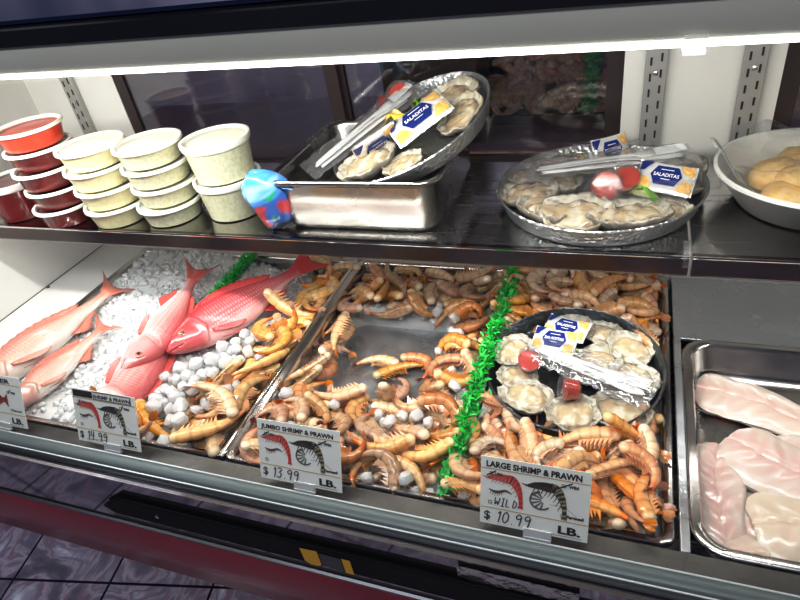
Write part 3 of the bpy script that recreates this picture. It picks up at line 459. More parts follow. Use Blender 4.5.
def marble():
    m = bpy.data.materials.new('purple_marble_tile'); m.use_nodes = True; nt = m.node_tree; N = nt.nodes; L = nt.links
    b = N['Principled BSDF']; tc = N.new('ShaderNodeTexCoord')
    rot = N.new('ShaderNodeMapping'); rot.inputs['Rotation'].default_value = (0, 0, R(-12)); L.new(tc.outputs['Object'], rot.inputs['Vector'])
    br = N.new('ShaderNodeTexBrick'); br.offset = 0; br.inputs['Scale'].default_value = 1; br.inputs['Mortar Size'].default_value = .004
    br.inputs['Brick Width'].default_value = .31; br.inputs['Row Height'].default_value = .31
    L.new(rot.outputs[0], br.inputs['Vector'])
    n = N.new('ShaderNodeTexNoise'); n.inputs['Scale'].default_value = 6; n.inputs['Detail'].default_value = 8; n.inputs['Distortion'].default_value = 1.6
    L.new(tc.outputs['Object'], n.inputs['Vector'])
    cr = N.new('ShaderNodeValToRGB'); e = cr.color_ramp.elements
    e[0].position = .32; e[0].color = (.14,.13,.17,1); e[1].position = .72; e[1].color = (.92,.90,.96,1)
    for p, c in ((.45, (.24,.20,.28,1)), (.52, (.52,.44,.54,1)), (.56, (.26,.20,.28,1)), (.63, (.48,.46,.58,1))):
        x = e.new(p); x.color = c
    L.new(n.outputs['Fac'], cr.inputs[0])
    w = N.new('ShaderNodeTexNoise'); w.inputs['Scale'].default_value = 14; w.inputs['Detail'].default_value = 6; w.inputs['Distortion'].default_value = 2.5
    mp = N.new('ShaderNodeMapping'); mp.inputs['Scale'].default_value = (1, .35, 1); mp.inputs['Rotation'].default_value = (0, 0, R(35))
    L.new(tc.outputs['Object'], mp.inputs['Vector']); L.new(mp.outputs[0], w.inputs['Vector'])
    vr = N.new('ShaderNodeMapRange'); vr.inputs['From Min'].default_value = .56; vr.inputs['From Max'].default_value = .66; L.new(w.outputs['Fac'], vr.inputs['Value'])
    mv = N.new('ShaderNodeMix'); mv.data_type = 'RGBA'; L.new(vr.outputs['Result'], mv.inputs['Factor']); L.new(cr.outputs[0], mv.inputs['A']); mv.inputs['B'].default_value = (.32,.20,.28,1)
    mx = N.new('ShaderNodeMix'); mx.data_type = 'RGBA'; L.new(br.outputs['Fac'], mx.inputs['Factor']); L.new(mv.outputs['Result'], mx.inputs['A']); mx.inputs['B'].default_value = (.012,.01,.02,1)
    L.new(mx.outputs['Result'], b.inputs['Base Color']); b.inputs['Roughness'].default_value = .22; b.inputs['Coat Weight'].default_value = .3
    return m
def rearwall():
    m = bpy.data.materials.new('blue_to_brown_wall'); m.use_nodes = True; nt = m.node_tree; N = nt.nodes; L = nt.links
    b = N['Principled BSDF']; tc = N.new('ShaderNodeTexCoord'); n = N.new('ShaderNodeTexNoise'); n.inputs['Scale'].default_value = 2.2; n.inputs['Detail'].default_value = 4
    L.new(tc.outputs['Object'], n.inputs['Vector']); cr = N.new('ShaderNodeValToRGB'); e = cr.color_ramp.elements
    e[0].position = .38; e[0].color = (.10,.11,.19,1); e[1].position = .66; e[1].color = (.34,.33,.46,1)
    L.new(n.outputs['Fac'], cr.inputs[0]); L.new(cr.outputs[0], b.inputs['Base Color']); b.inputs['Roughness'].default_value = .5
    return m
def wallmat():
    m = bpy.data.materials.new('dim_wall_paint'); m.use_nodes = True; nt = m.node_tree; N = nt.nodes; L = nt.links
    b = N['Principled BSDF']; tc = N.new('ShaderNodeTexCoord'); n = N.new('ShaderNodeTexNoise'); n.inputs['Scale'].default_value = 1.2; n.inputs['Detail'].default_value = 3
    L.new(tc.outputs['Object'], n.inputs['Vector']); cr = N.new('ShaderNodeValToRGB'); e = cr.color_ramp.elements
    e[0].position = .4; e[0].color = (.14,.16,.23,1); e[1].position = .65; e[1].color = (.28,.30,.40,1)
    L.new(n.outputs['Fac'], cr.inputs[0]); L.new(cr.outputs[0], b.inputs['Base Color']); b.inputs['Roughness'].default_value = .6
    return m
def woodmat():
    m = bpy.data.materials.new('red_brown_wood'); m.use_nodes = True; nt = m.node_tree; N = nt.nodes; L = nt.links
    b = N['Principled BSDF']; tc = N.new('ShaderNodeTexCoord'); n = N.new('ShaderNodeTexNoise'); n.inputs['Scale'].default_value = 5; n.inputs['Detail'].default_value = 6
    mp = N.new('ShaderNodeMapping'); mp.inputs['Scale'].default_value = (3, 3, .5)
    L.new(tc.outputs['Object'], mp.inputs['Vector']); L.new(mp.outputs[0], n.inputs['Vector']); cr = N.new('ShaderNodeValToRGB'); e = cr.color_ramp.elements
    e[0].position = .35; e[0].color = (.06,.018,.012,1); e[1].position = .7; e[1].color = (.30,.10,.055,1)
    L.new(n.outputs['Fac'], cr.inputs[0]); L.new(cr.outputs[0], b.inputs['Base Color']); b.inputs['Roughness'].default_value = .35
    return m
XL, XR, YB = -1.40, .80, .62          # inside of the case
def structure(o): o['kind'] = 'structure'; return o
def room():
    fl = MB(); fl.box(-4.2, 3.2, -3.2, 2.2, -.83, -.75); structure(fl.build('floor', marble(), smooth=False))
    w = wallmat(); wd = woodmat()
    for nm, b, m in (('wall_back', (-4.2, 3.2, 2.1, 2.2, -.75, 2.0), rearwall()), ('wall_front', (-4.2, 3.2, -3.2, -3.1, -.75, 2.0), w), ('wall_left', (-4.2, -4.1, -3.1, 2.1, -.75, 2.0), w), ('wall_right', (3.1, 3.2, -3.1, 2.1, -.75, 2.0), wd)):
        x = MB(); x.box(*b); structure(x.build(nm, m, smooth=False))
    c = MB(); c.box(-4.2, 3.2, -3.2, 2.2, 2.0, 2.08); structure(c.build('ceiling', w, smooth=False))
def case():
    root = tag(empty('display_case', TR(-.3, .3, -.75)), 'long refrigerated seafood case with steel shelf, white light strip and burgundy front', 'display case')
    off = Matrix.Translation((.3, -.3, .75))
    def part(mb, name, m, par=None, **k):
        o = mb.build(name, m, par or root, **k)
        if par is None: o.matrix_basis = off
        return o
    # base cabinet standing back under the overhanging front
    b = MB(); b.box(XL, XR, .25, .66, -.75, -.13); part(b, 'base', M['burgundy'], smooth=False)
    b = MB(); b.box(XL, XR, -.02, .64, -.16, -.13); part(b, 'deck', M['steel'], smooth=False)
    # black glossy fascia, burgundy band, black wedge added in place of a reflection
    b = MB(); b.ext_x([(-.0525, -.0225), (-.063, -.0228), (-.063, -.148), (-.02, -.148), (-.02, -.022)], XL, XR); part(b, 'fascia', M['fascia'], smooth=False)
    b = MB(); b.ext_x([(-.063, -.152), (-.066, -.156), (-.066, -.295), (-.058, -.305), (-.02, -.305), (-.02, -.152)], XL, XR); part(b, 'burgundy_band', M['burgundy'], smooth=False)
    b = MB(); b.ext_x([(-.064, -.147), (-.068, -.149), (-.068, -.153), (-.064, -.155)], XL, XR); part(b, 'band_trim', M['trimgrey'], smooth=False)
    b = MB(); x0 = -.83
    pts = [(x0, -.094), (x0+.045, -.062), (XR, -.062), (XR, -.120), (x0+.02, -.110)]
    n = len(pts); k = len(b.v)
    for y in (-.0655, -.0735):
        for p in pts: b.vert((p[0], y, p[1]))
    b.face(*range(n)); b.face(*range(n, 2*n))
    for i in range(n): j = (i+1) % n; b.face(i, j, n+j, n+i)
    bs = part(b, 'dark_reflection', M['blackstrip'], smooth=False, bevel=.002)
    b = MB(); b.tube([(x0+.02, -.0745, -.112), (XR, -.0745, -.122)], .0014, 6); part(b, 'dark_reflection_edge', M['trimgrey'], bs)
    b = MB(); b.lathe([(.004, 0), (.004, .0015), (.0015, .0028)], 12, TR(x0+.125, -.0735, -.085, 90, 0, 0)); part(b, 'screw', M['steel'], bs)
    # yellow pair with grey panel between, painting a reflection on the fascia
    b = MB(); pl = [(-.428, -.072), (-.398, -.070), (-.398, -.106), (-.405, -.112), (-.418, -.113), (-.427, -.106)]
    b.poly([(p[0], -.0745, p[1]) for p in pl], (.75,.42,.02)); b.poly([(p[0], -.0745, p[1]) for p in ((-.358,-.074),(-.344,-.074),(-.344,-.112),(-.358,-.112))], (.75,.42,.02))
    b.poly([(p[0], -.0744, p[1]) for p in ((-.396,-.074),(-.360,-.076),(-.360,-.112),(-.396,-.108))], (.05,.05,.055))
    part(b, 'yellow_reflection', M['print'], smooth=False)
    # ledge: grey rail with a pale glass groove and bright edges
    b = MB(); b.ext_x([(-.002, .003), (-.024, -.003), (-.026, -.006), (-.026, -.03), (-.002, -.03)], XL, XR); part(b, 'ledge', M['ledge'], smooth=False)
    b = MB(); b.ext_x([(-.026, -.002), (-.030, -.0005), (-.044, -.004), (-.047, -.008), (-.047, -.028), (-.026, -.028)], XL, XR); part(b, 'glass_rail', M['rail'], smooth=False)
    b = MB(); b.tube([(XL, -.0270, -.001), (XR, -.0270, -.001)], .0014, 8); b.tube([(XL, -.0485, -.0085), (XR, -.0485, -.0085)], .0014, 8); part(b, 'rail_edge', M['whitebead'])
    b = MB(); nx = 60; rw = []
    for i in range(nx+1):
        x = lerp(-.18, -.02, i/nx)
        rw.append([(x, -.0665-.003*abs(nz(x*60, j*1.3)), lerp(-.032, -.060-.006*nz(x*30, 4), j/6)) for j in range(7)])
    b.grid(rw); part(b, 'crinkled_film_strip', M['foilstrip'])
    # side walls, back
    b = MB(); b.box(XL-.03, XL, -.0, .66, -.13, .62); part(b, 'end_panel', M['white'], smooth=False)
    b = MB(); b.box(XR, XR+.03, -.0, .66, -.13, .62); part(b, 'end_panel', M['white'], smooth=False)
    b = MB(); b.box(XL, -1.245, .0, .62, -.012, .0); fp = part(b, 'filler_panel', M['white'], smooth=False)
    b = MB(); b.lathe([(.004, 0), (.004, .001), (.001, .002)], 12, TR(-1.392, .405, .0)); part(b, 'screw', M['slot'], fp)
    b = MB(); b.box(XL, XL+.0015, .0, .62, 0, .0012); part(b, 'seam', M['slot'], fp, smooth=False)
    b = MB(); b.box(XL, XR, YB, .64, -.13, .235); part(b, 'back_panel', M['white'], smooth=False)
    for x0, x1 in ((XL, -1.125), (-.022, .215)):
        b = MB(); b.box(x0, x1, YB+.004, YB+.03, .235, .60); part(b, 'back_pillar', M['white'], smooth=False)
    b = MB(); b.box(XL, XR, YB, YB+.03, .545, .62); part(b, 'door_header', M['frame'], smooth=False)
    for x in (-1.255, .028, .172):
        b = MB(); b.box(x-.017, x+.017, YB-.008, YB+.004, .235, .60); st = part(b, 'shelf_standard', M['standard'], smooth=False, bevel=.001)
        b = MB()
        for sx in (-.008, .008):
            for k in range(10): z = .262+k*.026+(.006 if sx > 0 else 0); b.box(x+sx-.0016, x+sx+.0016, YB-.0088, YB-.0078, z, z+.013)
        part(b, 'slots', M['slot'], st, smooth=False)
        b = MB(); b.lathe([(.004, 0), (.004, .001), (.0015, .002)], 10, TR(x, YB-.008, .405, 90)); part(b, 'screw', M['steel'], st)
    # sliding back doors
    for x0, x1, y in ((-1.125, -.56, .632), (-.58, -.022, .648), (.215, XR, .632)):
        b = MB()
        for q in ((x0, x0+.028, .235, .55), (x1-.028, x1, .235, .55), (x0+.028, x1-.028, .235, .25), (x0+.028, x1-.028, .535, .55)): b.box(q[0], q[1], y-.006, y+.006, q[2], q[3])
        d = part(b, 'back_door', M['frame'], smooth=False)
        b = MB(); b.box(x0+.028, x1-.028, y-.002, y+.002, .25, .535); part(b, 'door_glass', M['doorglass'], d, smooth=False)
    # shelf in two lengths
    for x0, x1 in ((XL, .086), (.090, XR)):
        b = MB(); b.box(x0, x1, .30, .612, .243, .250); s = part(b, 'shelf', M['shelf'], smooth=False)
        b = MB(); b.ext_x([(.288, .251), (.30, .251), (.30, .219), (.292, .217), (.288, .221)], x0, x1); part(b, 'shelf_edge', M['shelfedge'], s, smooth=False, bevel=.001)
        b = MB(); b.tube([(x0, .2885, .2505), (x1, .2885, .2505)], .0022, 6); part(b, 'edge_highlight_bead', M['chrome'], s)
    b = MB(); b.box(.078, .088, .2845, .288, .236, .258); b.box(.078, .088, .2845, .33, .252, .2535); part(b, 'shelf_clip', M['bag'], smooth=False)
    # canopy
    b = MB(); b.ext_x([(.100, .588), (.094, .604), (.096, .621), (.64, .621), (.64, .605), (.125, .590), (.125, .588)], -1.8, XR); cn = part(b, 'canopy', M['canopy'], smooth=False); cn.matrix_basis = off @ Matrix.Translation((-.25, 0, .59)) @ Matrix.Rotation(R(1.0), 4, 'Y') @ Matrix.Translation((.25, 0, -.59))
    b = MB(); b.ext_x([(.092, .6215), (.092, .640), (.105, .645), (.64, .645), (.64, .6215)], -1.8, XR); part(b, 'black_trim', M['blacktrim'], cn, smooth=False)
    b = MB(); b.box(-2.4, 1.2, .10, 1.2, .6455, .650); part(b, 'top_glass', M['topglass'], cn, smooth=False)
    b = MB(); b.ext_x([(.0985, .5875), (.0985, .5835), (.104, .581), (.122, .579), (.126, .5875)], -1.395, .78); part(b, 'light_strip', M['led'], cn, smooth=False)
    b = MB(); b.box(.035, .053, .0925, .130, .577, .592); part(b, 'light_clip', M['clip'], cn, smooth=False)
    # leaning front glass
    b = MB(); b.poly([(XL, -.034, -.004), (XR, -.034, -.004), (XR, .0905, .588), (XL, .0905, .588)]); part(b, 'front_glass', M['glass'], smooth=False)
# ------------------------------------------------------------------ pans
def pan(name, x0, x1, y0, y1, zt, depth, m, mb2=None, lip=.012, taper=.012, rad=.03, label=None, bottom=None):
    """pressed steel pan with rounded corners, rolled lip and sloping sides"""
    def rr(ix, z, r):
        P = []; a0, a1, c0, c1 = x0+ix, x1-ix, y0+ix, y1-ix
        for (cx, cy, st) in ((a1-r, c1-r, 0), (a0+r, c1-r, 90), (a0+r, c0+r, 180), (a1-r, c0+r, 270)):
            for k in range(7): a = R(st+90*k/6); P.append((cx+r*cos(a), cy+r*sin(a), z))
        return P
    b = MB(); prof = [(0, zt-.006, rad+lip*.6), (0, zt, rad+lip*.6), (.002, zt+.002, rad+lip*.5), (lip, zt+.001, rad), (lip+.003, zt-.004, rad), (lip+taper*.7, zt-depth+.012, rad), (lip+taper+.006, zt-depth+.001, rad*.8), (lip+taper+.02, zt-depth, rad*.7)]
    rows = [rr(i, z, r) for i, z, r in prof]; b.grid(rows, closed_v=True)
    k = len(rows[0]); s = (len(rows)-1)*k
    b.m = 1; b.face(*range(s, s+k)); b.m = 0
    o = b.build(name, [m, bottom or m], smooth=True, sharp=50, solid=.0012)
    return o
def wells():
    tag(pan('steel_pan', -1.245, -.597, .004, .618, -.001, .105, M['pan'], lip=.010, taper=.004, rad=.012), 'wide steel well pan filled with ice, whole pink fish and jumbo shrimp', 'pan')
    tag(pan('steel_pan', -.592, .088, .004, .618, .0, .084, M['pan'], lip=.010, taper=.004, rad=.012, bottom=M['wetpan']), 'wide steel well pan with shrimp on both sides of a bright green strip', 'pan')
    b = MB(); b.box(.094, .76, .425, .618, -.008, -.001); b.box(.094, .106, .0, .425, -.008, .002); b.box(.747, .76, .0, .425, -.008, -.001)
    tag(b.build('adapter_bar', M['wetpan'], smooth=False, bevel=.0015), 'flat wet steel adapter plate behind the pan of fish fillets', 'adapter plate')
    tag(pan('steel_pan', .107, .745, .002, .42, .003, .062, M['pan'], lip=.012, taper=.014, rad=.035), 'shallow round-cornered steel pan holding pale pink fish fillets', 'pan')
    b = MB(); b.box(-.5955, -.5905, .003, .618, -.02, .009); tag(b.build('pan_divider', M['chrome'], smooth=False, bevel=.001), 'bright steel divider between the whole fish and the middle shrimp', 'divider')
# ------------------------------------------------------------------ ice beds
def ice_bed(name, fn, x0, x1, y0, y1, n, label, seed, ok, rs=(.005, .011), nb=(56, 56)):
    rnd = random.Random(seed); mb = MB(); nx, ny = nb
    mb.grid([[(lerp(x0, x1, i/nx), lerp(y0, y1, j/ny), fn(lerp(x0, x1, i/nx), lerp(y0, y1, j/ny))-.001-(.07*sstep(.01, .2, bare(lerp(x0, x1, i/nx), lerp(y0, y1, j/ny))) if seed == 4 else 0)+.004*nz(i*.9, j*.9, seed)) for j in range(ny+1)] for i in range(nx+1)])
    for k in range(n):
        x = rnd.uniform(x0+.008, x1-.008); y = rnd.uniform(y0+.008, y1-.008)
        if not ok(x, y): continue
        r = rnd.uniform(*rs); chunk(mb, (x, y, fn(x, y)-r*.1), r, rnd, .6)
    return tag(mb.build(name, M['ice'], smooth=True, sharp=32), label, 'ice', kind='stuff')
def ices():
    ice_bed('crushed_ice', h_left, -1.232, -.607, .018, .606, 1500, 'bed of crushed ice under the whole pink fish', 3, lambda x, y: True)
    ice_bed('crushed_ice', lambda x, y: h_mid(x, y)-.004, -.578, -.216, .018, .606, 620, 'crushed ice melting under the shrimp around the bare steel patch', 4, lambda x, y: bare(x, y) < .25)
    ice_bed('crushed_ice', h_right, -.21, .074, .018, .606, 260, 'crushed ice hidden beneath the shrimp around the oyster tray', 6, lambda x, y: True)
# ------------------------------------------------------------------ pile from the table of resting places
def piles(V):
    proto = {}; u = MB()
    for (k, vi, x, y, z, a, b_, c) in PILE:
        Mx = TR(x/1000, y/1000, z/1000, a, b_, c)
        if k == 'L' and x < -800 and y > 100: continue
        if k in 'RU' and x > 40: x -= 8+(6 if x > 50 else 0); Mx = TR(x/1000, y/1000, z/1000, a, b_, c)
        X, Y = x/1000, y/1000
        if k == 'U':
            me = V[vi][0]; base = len(u.v); cd = me.color_attributes['col'].data
            for v in me.vertices: u.vert(Mx @ v.co, cd[v.index].color[:3])
            for p in me.polygons: u.face(*[base+q for q in p.vertices])
            continue
        if k in 'NK':
            key = (k, vi)
            if key not in proto:
                m_ = MB(); chunk(m_, (0, 0, 0), .0122+.0015*vi, random.Random(vi), 1.3, 2); proto[key] = m_.mesh('ice_nugget', M['nugget'], True, 28)
            o = inst('ice_nugget', proto[key], None, Mx @ Matrix.Scale(.92 if k == 'N' else .72, 4))
            if k == 'N': tag(o, 'clear ice nugget in the cluster below the two pink fish heads', 'ice nugget', 'loose ice nuggets below the fish heads')
            else: tag(o, 'clear ice nugget among the shrimp of the middle pan', 'ice nugget', 'loose ice nuggets in the middle pan')
            continue
        o = inst('shrimp', V[vi][0], None, Mx); inst('tail_fan', V[vi][1], o)
        if k == 'L':
            if Y > .33: tag(o, 'orange jumbo shrimp on ice beside the tail of the pinkest fish', 'shrimp', 'jumbo shrimp beside the pink fish tail')
            else: tag(o, 'orange jumbo shrimp on ice between the fish heads and the steel divider', 'shrimp', 'jumbo shrimp in front of the fish')
        elif k == 'M':
            if bare(X, Y) > .6: tag(o, 'tan shrimp lying alone on the bare wet steel bottom', 'shrimp', 'shrimp on the bare steel')
            elif Y > .42: tag(o, 'tan shrimp in the heap behind the bare steel patch', 'shrimp', 'shrimp behind the bare patch')
            elif X < -.48 and Y > .16: tag(o, 'tan shrimp in the clump against the steel divider', 'shrimp', 'shrimp against the divider')
            elif Y < .18: tag(o, 'orange tan shrimp heaped at the front beside the jumbo shrimp card', 'shrimp', 'shrimp at the front of the middle pan')
            else: tag(o, 'tan shrimp heaped between the bare steel and the green strip', 'shrimp', 'shrimp along the green strip')
        else:
            if Y > .42: tag(o, 'pinkish shrimp in the pile behind the round oyster tray', 'shrimp', 'shrimp behind the oyster tray')
            elif Y < .16: tag(o, 'pale orange shrimp in the pile before the round oyster tray', 'shrimp', 'shrimp before the oyster tray')
            else: tag(o, 'pinkish shrimp squeezed beside the round oyster tray', 'shrimp', 'shrimp beside the oyster tray')
    for i, (x, y, a) in enumerate(((-.635,.40,20), (-.655,.455,70), (-.622,.49,130), (-.650,.52,200), (-.622,.56,250), (-.668,.575,310), (-.640,.335,160), (-.70,.585,40), (-.625,.44,290))):
        o = inst('shrimp', V[i % 6][0], None, TR(x, y, -.004+.006*(i % 3), 180*(i % 2)+8*nz(i*1.3), 10*nz(i*2.1), a)); inst('tail_fan', V[i % 6][1], o)
        tag(o, 'orange jumbo shrimp on ice beside the tail of the pinkest fish', 'shrimp', 'jumbo shrimp beside the pink fish tail')
    me = u.build('shrimp', M['shrimp'], None, True)
    tag(me, 'lower layer of shrimp underneath the pile around the oyster tray', 'shrimp', kind='stuff')
# ------------------------------------------------------------------ plastic grass strips
def grass_strip(path, label, seed, w=.019, h=.03):
    rnd = random.Random(seed); mb = MB(); mb.col = (.01, .20, .04)
    P = [Vector(p) for p in path]; N_ = 60
    pts = []
    for i in range(N_+1):
        f = i/N_*(len(P)-1); k = min(int(f), len(P)-2); pts.append(P[k].lerp(P[k+1], f-k))
    mb.tube([p+Vector((0, 0, -.002)) for p in pts], w*.5, 8, flat=.8)
    for i in range(1500):
        p = pts[rnd.randrange(N_+1)]+Vector((rnd.gauss(0, w*.32), rnd.uniform(-.006, .006), rnd.uniform(-.004, .012)))
        d = Vector((rnd.gauss(0, .75), rnd.gauss(0, .6), rnd.uniform(.25, 1))).normalized(); l = rnd.uniform(.010, .017); s = d.cross(Vector((rnd.gauss(0, 1), rnd.gauss(0, 1), rnd.gauss(0, .4)))).normalized()*rnd.uniform(.0016, .0028)
        c = mix3((.01, .36, .05), (.06, .72, .13), rnd.random()); d2 = (d+Vector((0, 0, -.5))).normalized()
        q = [mb.vert(p-s, c), mb.vert(p+s, c), mb.vert(p+d*l*.6+s*.9, c), mb.vert(p+d*l*.6-s*.9, c), mb.vert(p+d*l*.6+d2*l*.5, c)]
        mb.face(q[0], q[1], q[2], q[3]); mb.face(q[3], q[2], q[4])
    return tag(mb.build('plastic_grass_divider', M['grass'], None, True), label, 'plastic grass strip')
# ------------------------------------------------------------------ fish
FT = [0, .03, .08, .15, .22, .30, .40, .50, .60, .70, .80, .88, .94, 1.0]
FU = [.008, .04, .078, .118, .145, .160, .163, .152, .130, .100, .070, .050, .042, .046]
FL = [.008, .032, .055, .078, .095, .108, .116, .112, .098, .077, .054, .040, .036, .040]
FW = [.008, .026, .045, .060, .070, .076, .078, .072, .060, .045, .030, .019, .013, .009]
def fish(L, Mx, label, pal, bend=0, flip=1, slim=1, seed=0, tail=.27):
    """snapper lying on its side: head at -x, back towards +y; flip=-1 mirrors it.  pal=(back, flank, belly, face, fin)"""
    root = empty('red_snapper', Mx); tag(root, label, 'fish')
    back, flank, belly, face, finc = pal; nu, nv = 168, 56
    def bx(x, y, z):
        s = x/L; return (x, (y+bend*L*(s-.4)**2)*flip, z)
    rows = []; cols = []
    for i in range(nu+1):
        t = i/nu; u = sm_interp(FT, FU, t)*L*slim; l = sm_interp(FT, FL, t)*L*slim; w = sm_interp(FT, FW, t)*L
        r = []; c = []
        for k in range(nv):
            a = 2*pi*k/nv; sy, cz = sin(a), cos(a)
            y = (u if sy > 0 else l)*sy; z = w*(abs(cz)**.85)*(1 if cz > 0 else -1)
            # gill cover step and mouth crease
            g = t-(.265-.05*abs(sy)); z *= 1+.09*sstep(-.06, 0, g)*(1-sstep(0, .006, g))
            mth = exp(-((y/L+.012+.10*t)/.004)**2)*(1-sstep(.085, .10, t))
            z -= (.008*L*mth if cz > 0 else 0)
            r.append(bx(t*L, y, z))
            f = sy
            col = mix3(belly, flank, sstep(-.85, -.1, f+.25*nz(t*7, f*2, seed))); col = mix3(col, back, sstep(.1, .95, f+.2*nz(t*5, f, seed+4)))
            fa = 1-sstep(.20, .27, t+.02*abs(sy)); col = mix3(col, mix3(face, back, sstep(.3, .9, f)), fa*.85)
            col = mix3(col, tuple(v*.45 for v in finc), .75*mth); col = mix3(col, tuple(v*.55 for v in flank), .55*exp(-((g-.006)/.006)**2)*(abs(sy) < .9))
            col = mix3(col, finc, sstep(.86, 1, t)*.7)
            if fa < .3 and -.5 < f < .9: 
                w_ = max(0, cos(pi*(52*t+13*a/pi*1.2))*cos(pi*(52*t-13*a/pi*1.2)))*sstep(.9, .3, abs(f-.1))*sstep(.26, .34, t)*sstep(.95, .8, t); col = mix3(col, mix3(col, (.92,.72,.70), .55), w_)
            c.append(col)
        rows.append(r); cols.append(c)
    mb = MB(); b = mb.grid(rows, closed_v=True, cols=cols)
    nhead = int(nu*.25)
    mb.fm = [1 if (q//nv) < nhead else 0 for q in range(len(mb.f))]
    mb.m = 1; mb.face(*[b+k for k in range(nv)][::-1]); mb.m = 0; mb.face(*[b+nu*nv+k for k in range(nv)])
    mb.build('body', [M['fish'], M['fishsmooth']], root)
    def fin(name, fn, nu_, nv_, par=root, c0=None, c1=None, th=.0012):
        f = MB(); rw = []; cw = []
        for i in range(nu_+1):
            rw.append([fn(i/nu_, j/nv_) for j in range(nv_+1)]); cw.append([mix3(c0 or finc, c1 or tuple(v*.8 for v in finc), j/nv_) if i % 2 else mix3(c0 or finc, c1 or finc, j/nv_*.5) for j in range(nv_+1)])
        f.grid(rw, cols=cw); return f.build(name, M['fishfin'], par, solid=th)
    def tailf(u, v):
        s = u*2-1; h0 = .042*L*slim; ln = tail*L*(.55+.45*abs(s)**1.3)
        return bx(L*.975+ln*v, s*(h0+.115*L*v*(.55+.45*v)), .006*L*sin(u*14)*v)
    fin('tail_fin', tailf, 20, 6)
    def dors(u, v):
        t = .27+.52*u; y = sm_interp(FT, FU, t)*L*slim; hh = .062*L*(sin(pi*(.12+.8*u))**.6)*(1+.10*cos(u*62))
        return bx(t*L+.035*L*v, y-.008*L+hh*v*.75, .014*L*v)
    fin('dorsal_fin', dors, 30, 3)
    def anal(u, v):
        t = .62+.17*u; y = -sm_interp(FT, FL, t)*L*slim; hh = .085*L*(1-.6*u)*(.6+.4*sin(pi*min(1, u*1.6)))
        return bx(t*L+.06*L*v, y+.008*L-hh*v, .01*L*v)
    fin('anal_fin', anal, 12, 3)
    def pect(u, v):
        s = u*2-1; z = sm_interp(FT, FW, .3)*L*.93
        return bx(L*(.275+.21*v*(1-.25*s*s)), L*(-.045-.05*v+.030*s*(.35+v*.9*(1.2-v))), z+.012*L*v*(1-v)-.010*L*v)
    fin('pectoral_fin', pect, 10, 6, c1=mix3(finc, belly, .5))
    def pelv(u, v):
        return bx(L*(.31+.06*u*(1-v)+.15*v), L*(-.104*slim-.035*v+.03*u*(1-v)), .02*L*(1-v)+.01*L)
    fin('pelvic_fin', pelv, 6, 4, c1=mix3(finc, belly, .7))
    # eye
    et, ey = .128, .040; ez = sm_interp(FT, FW, et)*L*.86
    E = Matrix.Translation(bx(et*L, ey*L, ez))
    e = MB(); e.lathe([(.0255*L, -.006*L), (.0255*L, .003*L), (.021*L, .0075*L), (.012*L, .0100*L), (.003*L, .0105*L)], 24, E); eo = e.build('eye', M['iris'], root)
    e = MB(); e.lathe([(.0135*L, .0075*L), (.0125*L, .0112*L), (.006*L, .0130*L), (.001*L, .0134*L)], 20, E); e.build('pupil', M['pupil'], eo)
    e = MB(); e.lathe([(.0285*L, -.004*L), (.0285*L, .004*L), (.0262*L, .0062*L), (.0245*L, .004*L), (.0245*L, -.004*L)], 24, E, caps=(False, False)); e.col = mix3(face, belly, .4); e.c = [e.col]*len(e.v); e.build('eye_ring', M['fishsmooth'], eo)
    return root
def along(h, t, z0, z1, roll=0, flip=1):
    """frame with -x (the mouth) at h and +x towards t"""
    a = Vector((h[0], h[1], z0)); b = Vector((t[0], t[1], z1)); x = (b-a).normalized(); z = Vector((0, 0, 1)); y = z.cross(x).normalized(); z = x.cross(y)
    Q = Matrix((x, y, z)).transposed().to_4x4() @ Matrix.Rotation(R(roll), 4, 'X'); Q.translation = a; return Q, (b-a).length
PR = ((.48,.05,.06), (.58,.14,.15), (.80,.50,.48), (.52,.08,.09), (.62,.06,.06))
PP = ((.56,.15,.15), (.66,.33,.31), (.82,.74,.72), (.64,.38,.37), (.60,.13,.11))
PW = ((.56,.20,.15), (.68,.42,.34), (.84,.76,.70), (.68,.38,.33), (.62,.24,.18))
def fishes():
    def put(h, t, z0, z1, frac, label, pal, **k):
        Q, d = along(h, t, z0, z1, k.pop('roll', 0)); return fish(d*frac, Q, label, pal, **k)
    put((-.845, .205), (-.655, .585), .018, .026, .80, 'brightest red snapper with coarse scales, nearest the shrimp', PR, roll=34, seed=1, bend=.10)
    put((-.885, .128), (-.925, .500), .034, .044, .80, 'pink snapper with silvery cheek and raised tail, beside the brightest red fish', PP, flip=-1, roll=16, seed=2, slim=.95, bend=-.12)
    put((-.872, -.002), (-.93, .42), .012, .010, .80, 'pink scaly snapper half buried under the silver-cheeked fish, head beside a price card', PP, flip=-1, roll=16, seed=3)
    put((-1.070, .002), (-1.055, .31), .014, .016, .80, 'whitish pink fish with pale belly and fins, behind the snapper card', PW, roll=26, seed=4, slim=.80, bend=.1, tail=.17)
    put((-1.195, .0), (-1.130, .435), .018, .020, .86, 'long slim pinkish tan fish along the edge of the ice pan', PW, roll=20, seed=5, slim=.76, bend=.12, tail=.15)
